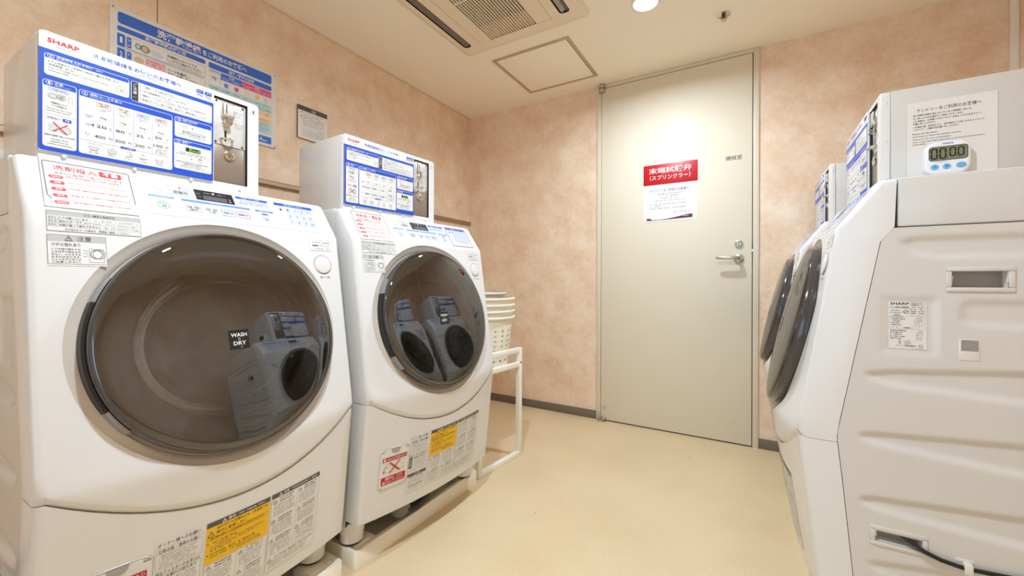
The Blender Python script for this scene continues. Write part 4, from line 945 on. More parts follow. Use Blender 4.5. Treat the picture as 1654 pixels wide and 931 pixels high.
    s.ell(-0.2545, 1.2590, 0.0034, 0.0028, LGREY, 2); s.ell(-0.2430, 1.2590, 0.0034, 0.0028, GREY, 2); s.frame(-0.2490, 1.2645, -0.2350, 1.2720, 0.0004, GREY, 2); s.line(-0.2330, 1.2640, -0.2330, 1.2510, 0.0006, GREY, 2); s.line(-0.2280, 1.2640, -0.2280, 1.2500, 0.0006, GREY, 2); s.line(-0.2330, 1.2640, -0.2280, 1.2640, 0.0006, GREY, 2)
    s.text('洗濯物を入れて', -0.2575, 1.2440, -0.2345, 1.2480, INK, 2); s.text('ドアを閉める', -0.2555, 1.2385, -0.2360, 1.2425, INK, 2); s.text('Put your laundry in and', -0.2630, 1.2325, -0.2290, 1.2355, INK, 2); s.text('close the door properly.', -0.2630, 1.2280, -0.2290, 1.2310, INK, 2); s.line(-0.2660, 1.2230, -0.2230, 1.2230, 0.0004, GREY, 2)
    s.text('洗剤投入', -0.2625, 1.2135, -0.2430, 1.2180, TBLUE, 2, 0.005); s.rect(-0.2410, 1.2125, -0.2290, 1.2190, BLUE, 2, 0.001); s.text('不要', -0.2385, 1.2138, -0.2315, 1.2178, PAPER, 3, 0.01)
    s.poly([(-0.2600, 1.1900), (-0.2600, 1.2030), (-0.2510, 1.2050), (-0.2490, 1.1915)], LGREY, 2); s.frame(-0.2600, 1.1900, -0.2490, 1.2040, 0.0005, GREY, 2); s.ell(-0.2370, 1.1960, 0.0080, 0.0070, LGREY, 2); s.ring(-0.2370, 1.1960, 0.0082, 0.0072, 0.0006, GREY, 3)
    s.line(-0.2540, 1.2085, -0.2350, 1.1880, 0.0017, RED, 4); s.line(-0.2340, 1.2075, -0.2540, 1.1905, 0.0017, RED, 4)
    s.text('洗剤が自動で投入されます', -0.2660, 1.1800, -0.2230, 1.1840, INK, 2); s.text('Detergent will be', -0.2570, 1.1730, -0.2340, 1.1762, INK, 2); s.text('dispensed into the', -0.2580, 1.1682, -0.2330, 1.1714, INK, 2); s.text('machine automatically.', -0.2620, 1.1634, -0.2280, 1.1666, INK, 2)
    cell(-0.2185, 1.1585, -0.0625, 1.2885, 1.2755, '2', '運転コースを選ぶ', 'Select Course', 0.050)
    for x in (-0.1660, -0.1330, -0.1000): s.line(x, 1.2720, x, 1.1870, 0.0005, LBLUE, 2)
    s.line(-0.2165, 1.1868, -0.0640, 1.1868, 0.0006, GREY, 2)
    for (x0, x1, cm, t1, t2, kg, mn, mw, yen) in ((-0.1925, -0.1705, ORANGE, '洗濯・乾燥', '（標準）', '3kg', '120', 0.0215, '400'), (-0.1605, -0.1390, AMBER, '洗濯・乾燥', '（少量）', '1kg', '80', 0.0145, '300'), (-0.1275, -0.1060, LBLUE, '洗濯のみ', None, '6kg', '35', 0.0130, '200'), (-0.0945, -0.0730, RED, '乾燥のみ', None, '3kg', '30', 0.0130, '100')):
        xm = (x0+x1)/2; s.frame(x0, 1.2625, x1, 1.2705, 0.0009, cm, 2, 0.0015)
        if t2: s.text(t1, x0+0.003, 1.2670, x1-0.003, 1.2695, INK, 2, 0.006); s.text(t2, x0+0.004, 1.2634, x1-0.004, 1.2660, INK, 2, 0.006)
        else: s.text(t1, x0+0.003, 1.2650, x1-0.003, 1.2685, INK, 2, 0.006)
        s.ell(x1-0.003, 1.2610, 0.0030, 0.0026, PAPER, 3); s.ring(x1-0.003, 1.2610, 0.0030, 0.0026, 0.0004, GREY, 4)
        s.rows(xm-0.0075, xm+0.004, 1.2575, 0.0018, TBLUE, 2); s.rows(xm-0.0065, xm+0.004, 1.2548, 0.0018, TBLUE, 2)
        d = 0.0 if yen != '100' else 0.006
        s.text(kg, xm-0.0060, 1.2370+d*0.0, xm+0.0045, 1.2415, DGREY, 2); s.text('まで', xm+0.0070, 1.2382, xm+0.0120, 1.2405, GREY, 2); s.rows(xm-0.008, xm+0.005, 1.2335, 0.0018, GREY, 2)
        s.text(mn, xm-0.0040-mw*0.6, 1.2175+d, xm-0.0040+mw*0.4, 1.2235+d, INK, 2); s.text('分', xm+0.0085, 1.2185+d, xm+0.0130, 1.2225+d, DGREY, 2); s.rows(xm+0.008, xm+0.0135, 1.2160+d, 0.0016, GREY, 2)
        s.text(yen, xm-0.0140, 1.1955+d*1.5, xm+0.0030, 1.2020+d*1.5, INK, 2); s.text('円', xm+0.0080, 1.1965+d*1.5, xm+0.0135, 1.2012+d*1.5, DGREY, 2); s.rows(xm+0.008, xm+0.0135, 1.1937+d*1.5, 0.0016, GREY, 2)
        if yen != '100':
            for yy in (1.2295, 1.2090):
                x = x0+0.0-0.004
                while x < x1+0.003: s.rect(x, yy-0.0003, x+0.0008, yy+0.0003, GREY, 2); x += 0.0018
        else:
            s.line(x0, 1.2172, x1, 1.2172, 0.0004, GREY, 2)
            for i in range(4): s.rows(x0, x1-0.001, 1.2000-i*0.0030, 0.0020, DGREY, 2)
    for yy, w in ((1.2385, 0.0125), (1.2210, 0.0130), (1.2010, 0.0075)): s.rows(-0.2090, -0.2090+w, yy, 0.0028, TBLUE, 2, 0.95); s.rows(-0.2080, -0.2080+w*0.6, yy-0.0034, 0.0018, TBLUE, 2)
    s.rect(-0.1550, 1.1846, -0.1290, 1.1890, BLUE, 3, 0.002); s.rows(-0.152, -0.132, 1.1868, 0.0024, PAPER, 4); s.rows(-0.206, -0.182, 1.1815, 0.0020, GREY, 2)
    for cx, kind in ((-0.1960, 0), (-0.1680, 1), (-0.1410, 2), (-0.1160, 3), (-0.0870, 0)):
        if kind in (0, 1): s.poly([(cx-0.008, 1.1730), (cx-0.0045, 1.1765), (cx+0.0045, 1.1765), (cx+0.008, 1.1730), (cx+0.0055, 1.1715), (cx+0.005, 1.1680), (cx-0.005, 1.1680), (cx-0.0055, 1.1715)], LGREY, 2); s.line(cx-0.008, 1.1730, cx-0.0045, 1.1765, 0.0006, DGREY, 3); s.line(cx+0.008, 1.1730, cx+0.0045, 1.1765, 0.0006, DGREY, 3); s.line(cx-0.005, 1.1680, cx+0.005, 1.1680, 0.0006, DGREY, 3); s.line(cx-0.002, 1.1755, cx, 1.1740, 0.0006, DGREY, 3); s.line(cx-0.005, 1.1680, cx-0.0055, 1.1715, 0.0006, DGREY, 3); s.line(cx+0.005, 1.1680, cx+0.0055, 1.1715, 0.0006, DGREY, 3)
        elif kind == 2: s.poly([(cx+0.002, 1.1765), (cx+0.006, 1.1765), (cx+0.005, 1.1690), (cx-0.005, 1.1680), (cx-0.006, 1.1705), (cx+0.001, 1.1715)], LGREY, 2); s.line(cx-0.005, 1.1680, cx+0.005, 1.1690, 0.0006, DGREY, 3); s.line(cx+0.006, 1.1765, cx+0.005, 1.1690, 0.0006, DGREY, 3); s.line(cx+0.002, 1.1765, cx+0.001, 1.1715, 0.0006, DGREY, 3)
        else: s.poly([(cx-0.007, 1.1715), (cx, 1.1745), (cx+0.007, 1.1720), (cx, 1.1690)], LGREY, 2); s.line(cx-0.007, 1.1715, cx, 1.1690, 0.0010, DGREY, 3); s.line(cx, 1.1690, cx+0.007, 1.1720, 0.0010, DGREY, 3)
        s.rows(cx-0.007, cx+0.007, 1.1640, 0.0024, DGREY, 2)
        if kind: s.rows(cx-0.004, cx+0.004, 1.1790, 0.0020, DGREY, 2)
    cell(-0.0580, 1.2415, 0.0190, 1.2890, 1.2775, '3', '暗証番号を設定', 'Security setting', 0.030)
    s.ring(-0.0380, 1.2690, 0.0058, 0.0045, 0.0006, DGREY, 2); s.rows(-0.0415, -0.0345, 1.2690, 0.0022, GREY, 2); s.poly([(-0.0235, 1.2705), (-0.0235, 1.2670), (-0.0200, 1.2688)], INK, 2)
    for i in range(3):
        for j in range(4): s.frame(-0.0110+j*0.0040, 1.2640+i*0.0032, -0.0080+j*0.0040, 1.2663+i*0.0032, 0.0003, LGREY, 2)
    for i, (a, b) in enumerate(((-0.043, 0.006), (-0.043, 0.006))): s.rows(a, b, 1.2585-i*0.0042, 0.0030, INK, 2, 0.95)
    for i, (a, b) in enumerate(((-0.053, 0.014), (-0.035, 0.000))): s.rows(a, b, 1.2500-i*0.0034, 0.0020, DGREY, 2)
    cell(-0.0590, 1.1665, 0.0190, 1.2360, 1.2265, '4', '運転終了', 'Finish', 0.018)
    s.rect(-0.0360, 1.2110, -0.0050, 1.2205, mat('display_black', (48, 45, 47), 0.2), 2); s.text('End', -0.0285, 1.2122, -0.0065, 1.2195, ENDG, 3, 0.01)
    s.rows(-0.048, 0.006, 1.2065, 0.0028, DGREY, 2); s.rows(-0.055, 0.014, 1.2025, 0.0024, DGREY, 2)
    for i in range(3):
        for j in range(4): s.frame(-0.0480+j*0.0044, 1.1890+i*0.0034, -0.0448+j*0.0044, 1.1915+i*0.0034, 0.0003, LGREY, 2)
    s.poly([(-0.0250, 1.1955), (-0.0250, 1.1920), (-0.0215, 1.1938)], INK, 2); s.rect(-0.0105, 1.1965, -0.0015, 1.1985, RED, 2); s.ring(-0.0060, 1.1915, 0.0058, 0.0042, 0.0006, GREY, 2); s.rows(-0.009, -0.003, 1.1915, 0.002, GREY, 3)
    s.rows(-0.055, 0.013, 1.1840, 0.0030, INK, 2, 0.95); s.rows(-0.042, -0.002, 1.1798, 0.0030, INK, 2, 0.95); s.rows(-0.045, 0.003, 1.1752, 0.0020, DGREY, 2); s.rows(-0.049, 0.006, 1.1718, 0.0020, DGREY, 2)
    s.build('instruction_print', pn)
    for uu in (-0.2380, -0.1300, -0.0240):
        mb = MB(BT); mb.lathe((uu, vf, 1.1455), (0, 1, 0), [(0.0, 0.0055), (0.0030, 0.0050), (0.0042, 0.0030), (0.0042, 0.0)], WHITE2, 16); mb.build('panel_clip', pn)
    # coin mechanism
    vm = -0.0430
    mb = MB(BT); mb.box((0.0290, vm-0.004, 1.2530), (0.1055, vm, 1.3705), mat('mechanism_plate', (222, 219, 214), 0.32, 0.25), 0.0006); cm = mb.build('coin_mechanism', root)
    mb = MB(BT); mb.box((0.0280, vm-0.004, 1.1550), (0.1050, vm+0.0015, 1.2508), DSTEEL, 0.0006); cd_ = mb.build('cash_door', root)
    for uu, zz in ((0.0345, 1.3640), (0.0980, 1.3630), (0.0330, 1.2580), (0.0970, 1.2580)):
        mb = MB(BT); mb.lathe((uu, vm, zz), (0, 1, 0), [(0.0, 0.0018), (0.002, 0.0016), (0.0030, 0.0)], mat('screw_dark', (90, 84, 78), 0.35, 0.8), 10); mb.build('screw', cm)
    mb = MB(BT); mb.box((0.0455, vm, 1.3245), (0.0740, vm+0.0085, 1.3625), CHROME, 0.0012); mb.box((0.0480, vm+0.0085, 1.3310), (0.0720, vm+0.0095, 1.3605), mat('mechanism_plate', (222, 219, 214), 0.32, 0.25), 0.0004); mb.box((0.0535, vm+0.0070, 1.3350), (0.0555, vm+0.0100, 1.3585), BLACK); mb.rows = None
    mb.box((0.0550, vm+0.0094, 1.3260), (0.0680, vm+0.0096, 1.3290), GREY); mb.build('coin_slot', cm)
    mb = MB(BT); mb.lathe((0.0575, vm, 1.3100), (0, 1, 0), [(0.0105, 0.0), (0.0100, 0.004), (0.0070, 0.005), (0.0070, 0.011), (0.0085, 0.012), (0.0085, 0.0155), (0.0, 0.0165)], CHROME, 24); mb.build('return_knob', cm)
    mb = MB(BT); mb.box((0.0535, vm, 1.2640), (0.0580, vm+0.0008, 1.2915), BLACK); mb.build('return_slot', cm)
    mb = MB(BT); mb.tube([(0.0440, vm, 1.2680), (0.0455, vm+0.010, 1.2670), (0.0510, vm+0.018, 1.2660), (0.0580, vm+0.020, 1.2660), (0.0650, vm+0.017, 1.2665), (0.0705, vm+0.009, 1.2675), (0.0715, vm, 1.2680)], 0.0030, CHROME, 10)
    mb.build('return_cup', cm)
    mb = MB(BT); mb.lathe((0.0640, vm+0.0015, 1.2265), (0, 1, 0), [(0.0125, 0.0), (0.0120, 0.004), (0.0090, 0.0055), (0.0080, 0.0055), (0.0078, 0.004), (0.0, 0.004)], CHROME, 28); mb.box((0.0634, vm+0.0050, 1.2225), (0.0648, vm+0.0060, 1.2305), BLACK); mb.build('lock', cd_)
    s = Sheet(lambda u, z, h: BT((u, vm+0.0006+h, z)))
    for i, zz in enumerate((1.3480, 1.3420, 1.3360, 1.3180, 1.3125, 1.3070)): s.rows(0.0770, 0.0985 - (0.004 if i % 3 == 2 else 0), zz, 0.0022, DGREY, 1, 0.8)
    s.line(0.0765, 1.3275, 0.1000, 1.3275, 0.0004, GREY, 1)
    s.build('coin_label', cm)
    mb = MB(BT); mb.lathe((0.0880, vf, 1.1420), (0, 1, 0), [(0.0, 0.004), (0.003, 0.0035), (0.004, 0.002), (0.004, 0.0)], WHITE2, 14); mb.build('panel_clip', root)
    return root
BLAB = ['white coin box with blue instruction panel, numbered 1, on the nearest left machine', 'white coin box with blue instruction panel, numbered 2, on the second left machine', 'white coin box on the near right machine, a timer and notice on its side', 'white coin box on the far right machine, its side partly hidden by the nearer box']
bproto = build_coin_box(); BOX = [bproto]
for i in range(1, 4): BOX.append(copy_tree(bproto))
for i, b in enumerate(BOX):
    X, Y, r = pose_of(i); b.location = (X, Y, ZT); b.rotation_euler = (0, 0, r)
    tag(b, BLAB[i], 'coin box', 'coin boxes on the machines')
for i in (0, 1):
    s = Sheet(lambda u, z, h: BT((u, -0.0366+h, z)))
    s.ring(0.1225, 1.3620, 0.0068, 0.0068, 0.0005, DGREY, 1); s.text('12'[i], 0.1205, 1.3580, 0.1245, 1.3660, DGREY, 1); s.build('number_mark', BOX[i])

# ------------------------------------------------------------------ pans under the machines
def build_pan():
    root = empty('drain_pan')
    hw, wt, hh = 0.3240, 0.022, 0.056
    mb = MB(); o = rrect(-hw, -hw, hw, hw, 0.012, 3); i0 = rrect(-hw+wt*0.7, -hw+wt*0.7, hw-wt*0.7, hw-wt*0.7, 0.010, 3); i1 = rrect(-hw+wt, -hw+wt, hw-wt, hw-wt, 0.010, 3)
    oo = rrect(-hw+0.002, -hw+0.002, hw-0.002, hw-0.002, 0.011, 3)
    R = mb.grid([[(p[0], p[1], z) for p in lp] for lp, z in ((o, 0.0), (o, hh-0.003), (oo, hh), (i0, hh), (i1, hh-0.004), (i1, 0.022))], PAN, True); mb.face(R[0], PAN); mb.face(R[-1], PAN)
    mb.build('tray', root, weld=0.0, sharp=50)
    for sx in (-1, 1):
        for sy in (-1, 1):
            mb = MB(); c = (sx*(hw-0.058), sy*(hw-0.058)); mb.box((c[0]-0.040, c[1]-0.040, 0.021), (c[0]+0.040, c[1]+0.040, 0.0540), PAN, 0.004); mb.box((c[0]-0.034, c[1]-0.034, 0.05), (c[0]+0.018, c[1]+0.034, 0.0578), PAN, 0.002)
            for k in (-1, 1): mb.lathe((c[0]+sx*0.030, c[1]+k*0.026, 0.0500), (0, 0, 1), [(0.0, 0.0078), (0.006, 0.0078), (0.0075, 0.0)], PAN, 12)
            mb.build('corner_pad', root)
    mb = MB(); mb.lathe((0.04, -0.06, 0.0215), (0, 0, 1), [(0.055, 0.0), (0.050, 0.006), (0.030, 0.004), (0.0, 0.002)], mat('pump_grey', (120, 112, 100), 0.6), 24); mb.build('drain_hole', root)
    return root
PPOS = [(0.5330, 0.4790, 0.0), (0.5370, 1.1655, 0.0), (2.3890, 1.5217, 0.0), (2.3890, 2.2450, 0.0)]
PLAB = ['cream plastic drain pan under the nearest left machine, cut off at the bottom edge', 'cream plastic drain pan under the second left machine, its long front wall in full view', 'cream plastic drain pan under the near right machine', 'cream plastic drain pan under the far right machine by the door']
pp = build_pan(); PANS = [pp] + [copy_tree(pp) for _ in range(3)]
for p, (x, y, a), lb in zip(PANS, PPOS, PLAB):
    p.location = (x, y, 0.0); p.rotation_euler = (0, 0, a + (PI/2 if x < 1 else -PI/2)); tag(p, lb, 'drain pan', 'drain pans under the machines')

# ------------------------------------------------------------------ white rack with the stack of baskets
ra = math.atan2(0.036, 0.325)
rk = tag(empty('basket_rack', (0.70, 1.70, 0), -ra), 'white square-tube steel rack holding the laundry baskets, beyond the second left machine', 'rack')
w = 0.024; bx0, bx1, by0, by1 = -0.27, 0.172, -0.170, 0.165
def bar(mb, a, b): mb.box(a, b, RACK, 0.0015)
for xx in (bx0, bx1-w):
    for yy in (by0, by1-w): mb = MB(); bar(mb, (xx, yy, 0.0), (xx+w, yy+w, 0.555)); mb.build('leg', rk)
for xx in (bx0, bx1-w):
    for z0, nm in ((0.0, 'floor_rail'), (0.531, 'top_rail')): mb = MB(); bar(mb, (xx, by0+w, z0), (xx+w, by1-w, z0+w)); mb.build(nm, rk)
mb = MB(); bar(mb, (bx1-w, by0+w, 0.458), (bx1, by1-w, 0.482)); bar(mb, (bx0, by0+w, 0.458), (bx0+w, by1-w, 0.482)); bar(mb, (bx0+w, by1-w, 0.434), (bx1-w, by1, 0.458)); bar(mb, (bx0+w, by0, 0.434), (bx1-w, by0+w, 0.458))
mb.box((bx0+w, by0+w, 0.452), (bx1-w, by1-w, 0.4585), RACK); mb.build('shelf', rk)
mb = MB(); mb.lathe((bx1, by1-w*0.45, 0.480), (1, 0, 0), [(0.0, 0.002), (0.004, 0.0015), (0.005, 0)], BLACK, 12); mb.build('bolt', rk)
def basket(zb, m, rt, rb, hgt, lab, holes=True):
    root = tag(empty('laundry_basket', (0.64, 1.79, zb)), lab, 'laundry basket', 'stacked laundry baskets')
    N = 96; mb = MB()
    zs = [0.0, 0.012] + [0.026+0.0085*k for k in range(int((hgt-0.07)/0.0085))] + [hgt-0.012, hgt]
    rad = lambda z: rb+(rt-rb)*(z/hgt)
    def skip(i, j):
        return holes and 1 <= i < len(zs)-4 and (i % 3 == 2) and (j % 4 == 1)
    mb.grid([[(rad(z)*math.cos(2*PI*k/N), rad(z)*math.sin(2*PI*k/N), z) for k in range(N)] for z in zs], m, True, skip=skip)
    mb.grid([[((rad(z)-0.0015)*math.cos(2*PI*k/N), (rad(z)-0.0015)*math.sin(2*PI*k/N), z) for k in range(N)] for z in zs], m, True, skip=skip)
    b = [mb.v((rad(0)*math.cos(2*PI*k/N), rad(0)*math.sin(2*PI*k/N), 0.0)) for k in range(N)]; mb.face(b, m)
    mb.build('bucket', root)
    mb = MB(); mb.lathe((0, 0, 0), (0, 0, 1), [(rt+0.0002, hgt-0.010), (rt+0.008, hgt-0.011), (rt+0.0115, hgt-0.007), (rt+0.0115, hgt-0.002), (rt+0.008, hgt+0.001), (rt-0.0005, hgt+0.001)], m, 72); mb.build('rim', root)
ORD = ['lowest', 'second from the bottom', 'third from the bottom', 'topmost cream']
for k in range(4):
    t = ['cream perforated laundry basket lowest in the stack, resting on the white rack', 'cream laundry basket second from the bottom of the stack on the rack', 'cream laundry basket third from the bottom of the stack on the rack', 'fourth cream laundry basket of the stack, just below the greyish one'][k]
    basket(0.4590+0.0320*k, BASKET, 0.1935, 0.166, 0.2545, t)
basket(0.625, BASKETG, 0.148, 0.135, 0.212, 'smaller greyish basket on top of the cream basket stack', False)

# ------------------------------------------------------------------ wall poster, small notice, wall box (left wall)
def wl_map(y0, z0, off): return lambda y, z, h: (off+h, y-y0, z-z0)
po = tag(empty('wall_poster', (0.0, 0.788, 1.68)), 'large blue and white laundry instruction board on the wall behind the nearest coin box', 'poster')
mb = MB(lambda p: (p[0], p[1]-0.788, p[2]-1.68)); mb.box((0.0005, 0.505, 1.508), (0.008, 1.0745, 1.852), PPAPER, 0.0008); mb.build('board', po)
for yy, zz in ((0.513, 1.845), (1.068, 1.845), (1.068, 1.515), (0.513, 1.515)):
    mb = MB(lambda p: (p[0], p[1]-0.788, p[2]-1.68)); mb.lathe((0.008, yy, zz), (1, 0, 0), [(0.0, 0.003), (0.002, 0.0025), (0.0035, 0.0)], DSTEEL, 12); mb.build('screw', po)
s = Sheet(wl_map(0.788, 1.68, 0.0083))
s.rect(0.5250, 1.7955, 1.0520, 1.8355, PBLUE, 1, 0.008); s.text('洗濯乾燥機', 0.6340, 1.8000, 0.7740, 1.8300, PAPER, 2, 0.03); s.text('をご利用のお客様へ', 0.7790, 1.8030, 0.9460, 1.8255, PAPER, 2, 0.02)
s.rect(0.5240, 1.7690, 0.7895, 1.7865, PBLUE, 1, 0.005); s.text('洗濯乾燥機の使い方', 0.5990, 1.7710, 0.7240, 1.7850, PAPER, 2, 0.03); s.text('How to use the washer dryer', 0.6480, 1.7880, 0.7620, 1.7935, INK, 2, 0.01)
s.rect(0.8010, 1.7640, 1.0520, 1.7860, PBLUE, 1, 0.005); s.text('洗濯／乾燥の目安', 0.8750, 1.7670, 0.9760, 1.7825, PAPER, 2, 0.02)
zt = 1.7600
for k in range(4):
    z1, z0 = 1.7600-k*0.0510, 1.7140-k*0.0510
    s.rect(0.5240, z0+0.003, 0.5445, z1, PBLUE, 1, 0.002); s.text(str(k+1), 0.5305, z0+0.015, 0.5375, z1-0.010, PAPER, 2, 0.03)
    s.frame(0.5470, z0+0.002, 0.7895, z1, 0.0010, GREY, 1, 0.004); s.line(0.5245, z0, 0.7895, z0-0.0003, 0.0015, LBLUE, 1); s.rect(0.5495, z0+0.006, 0.5615, z1-0.003, PBLUE, 2, 0.003); s.rows(0.5520, 0.5595, z1-0.013, 0.008, PAPER, 3, 1.0); s.rows(0.5520, 0.5595, z0+0.015, 0.008, PAPER, 3, 1.0)
s.ell(0.5800, 1.7375, 0.0085, 0.0105, TEAL, 2); s.ell(0.5800, 1.7375, 0.0058, 0.0078, PTEAL, 3); s.ell(0.5995, 1.7365, 0.0130, 0.0135, TEAL, 2); s.ell(0.5995, 1.7365, 0.0095, 0.0100, TAN, 3); s.line(0.6030, 1.7370, 0.6190, 1.7385, 0.0014, RED, 4)
s.poly([(0.618, 1.735), (0.624, 1.748), (0.632, 1.742), (0.640, 1.748), (0.646, 1.738), (0.656, 1.734), (0.648, 1.725), (0.636, 1.722), (0.624, 1.727)], LGREY, 2)
s.text('洗濯物を入れてドアを', 0.6640, 1.7400, 0.7600, 1.7500, INK, 2); s.text('しっかりと閉めてください。', 0.6640, 1.7270, 0.7800, 1.7370, INK, 2); s.text('Put your laundry in and close the door firmly.', 0.6680, 1.7195, 0.7750, 1.7245, DGREY, 2)
s.ell(0.5830, 1.6900, 0.0140, 0.0110, TAN, 2); s.rect(0.6010, 1.6790, 0.6600, 1.7060, PPINK, 2); s.rows(0.6040, 0.6560, 1.7000, 0.0050, RED, 3); s.rows(0.6040, 0.6560, 1.6900, 0.0050, NAVY, 3)
s.text('コースを選択し、', 0.6660, 1.6880, 0.7370, 1.6990, INK, 2); s.text('ボタンを押してください。', 0.6660, 1.6740, 0.7700, 1.6850, INK, 2); s.rows(0.668, 0.775, 1.668, 0.004, GREY, 2)
for k in (2, 3): s.rows(0.6660, 0.770, 1.6450-0.0510*(k-2), 0.0090, INK, 2); s.rows(0.6660, 0.760, 1.6310-0.0510*(k-2), 0.0090, INK, 2)
s.frame(0.8015, 1.5600, 1.0520, 1.7620, 0.0006, LGREY, 1); s.rect(0.8035, 1.7500, 0.8410, 1.7600, PPAPER, 2); s.text('洗濯物の目安', 0.8070, 1.7520, 0.8380, 1.7575, NAVY, 3); s.line(0.8020, 1.7480, 0.8430, 1.7480, 0.0006, LBLUE, 2); s.text('洗濯物の', 0.8085, 1.7270, 0.8350, 1.7330, NAVY, 3); s.text('種類', 0.8150, 1.7190, 0.8285, 1.7250, NAVY, 3); s.line(0.8430, 1.7600, 0.8430, 1.6990, 0.0006, LBLUE, 2)
s.rect(0.8450, 1.7315, 0.9270, 1.7590, PBLUE, 2); s.rect(0.9275, 1.7315, 1.0510, 1.7590, PINK, 2); s.line(0.8450, 1.7445, 1.0510, 1.7445, 0.0008, PAPER, 3)
s.text('普通', 0.8760, 1.7468, 0.8960, 1.7560, PAPER, 3, 0.01); s.text('大物', 0.9780, 1.7468, 0.9980, 1.7560, PAPER, 3, 0.01); s.rows(0.850, 0.882, 1.7380, 0.0050, PAPER, 3); s.rows(0.890, 0.922, 1.7380, 0.0050, PAPER, 3)
for a in (0.934, 0.976, 1.016): s.rows(a, a+0.028, 1.7380, 0.0050, PAPER, 3)
for a in (0.886, 0.970, 1.011): s.line(a, 1.7435, a, 1.7325, 0.0006, PAPER, 3)
for cx, m_ in ((0.865, LBLUE), (0.905, PINK), (0.947, PPAPER), (0.990, AMBER), (1.027, LGREY)):
    s.poly([(cx-0.010, 1.7160), (cx-0.006, 1.7215), (cx+0.006, 1.7215), (cx+0.010, 1.7160), (cx+0.007, 1.7140), (cx+0.007, 1.7040), (cx-0.007, 1.7040), (cx-0.007, 1.7140)], m_, 2); s.frame(cx-0.007, 1.7040, cx+0.007, 1.7210, 0.0006, GREY, 3)
s.rect(0.8020, 1.6770, 1.0515, 1.6985, PTEAL, 2); s.rows(0.808, 0.836, 1.6880, 0.0060, DGREY, 3)
for cx in (0.865, 0.905, 0.947, 0.990, 1.027): s.rows(cx-0.013, cx+0.013, 1.6880, 0.0050, DGREY, 3)
s.rect(0.8020, 1.6590, 1.0515, 1.6765, PGREEN, 2); s.rect(0.8020, 1.6395, 1.0515, 1.6580, PORANGE, 2)
for zc in (1.6680, 1.6485):
    for cx in (0.865, 0.905, 0.947, 0.990, 1.030): s.rows(cx-0.008, cx+0.010, zc, 0.0070, RED if zc < 1.66 else TEAL, 3)
s.rect(0.8020, 1.6130, 1.0515, 1.6290, AMBER, 2); s.rows(0.810, 1.030, 1.6210, 0.0075, ORANGE, 3)
s.rect(0.8020, 1.5620, 1.0515, 1.6130, PTEAL, 2)
for i in range(4): s.rows(0.808, 1.040-0.01*(i % 2), 1.6040-i*0.0105, 0.0050, NAVY, 3)
s.rect(0.5250, 1.5200, 1.0520, 1.5510, PBLUE, 1, 0.003); s.text('運転中は、ドアは開きません。', 0.720, 1.5265, 1.0300, 1.5450, PAPER, 2, 0.02)
s.build('print', po)
wn = tag(empty('wall_notice', (0.0, 1.258, 1.675)), 'small white notice with a dark header on the wall above the second machine', 'notice')
mb = MB(lambda p: (p[0], p[1]-1.258, p[2]-1.675)); mb.box((0.0005, 1.1780, 1.5950), (0.010, 1.3360, 1.7560), mat('notice_edge', (120, 100, 84), 0.5), 0.0005); mb.build('board', wn)
s = Sheet(wl_map(1.258, 1.675, 0.0102))
s.rect(1.1785, 1.5955, 1.3355, 1.7555, PPAPER, 0); s.rect(1.1785, 1.7320, 1.3355, 1.7555, mat('header_brown', (76, 68, 58), 0.5), 1); s.text('ご注意', 1.2480, 1.7385, 1.2700, 1.7490, PPAPER, 2); s.rows(1.252, 1.270, 1.7355, 0.0030, PPAPER, 2)
s.rect(1.1930, 1.7215, 1.1985, 1.7265, INK, 2); s.rect(1.1930, 1.7020, 1.1985, 1.7070, INK, 2)
for i in range(7): s.rows(1.2000, 1.320 - (0.02 if i in (1, 6) else 0), 1.7235-i*0.0098, 0.0042, INK if i % 2 else DGREY, 2, 0.75)
s.rows(1.285, 1.322, 1.6520, 0.0042, INK, 2)
for i in range(7): s.rows(1.2000, 1.318 - (0.05 if i == 6 else 0), 1.6430-i*0.0056, 0.0026, GREY, 2, 0.9)
s.build('print', wn)
wb = tag(empty('wall_box', (0.0, 0.20, 1.22)), 'white box fixed to the wall at the far left edge, under the rail', 'wall fitting')
mb = MB(); mb.box((0.0, -0.08, 0.020), (0.060, 0.0815, 0.050), WHITE2, 0.003); mb.build('cover', wb)
mb = MB(); mb.prism([(0.0, 0.0205), (0.055, 0.0205), (0.030, -0.004), (0.0, -0.012)], -0.075, 0.077, BLACK, 0.0, axis='y'); mb.build('underside', wb)

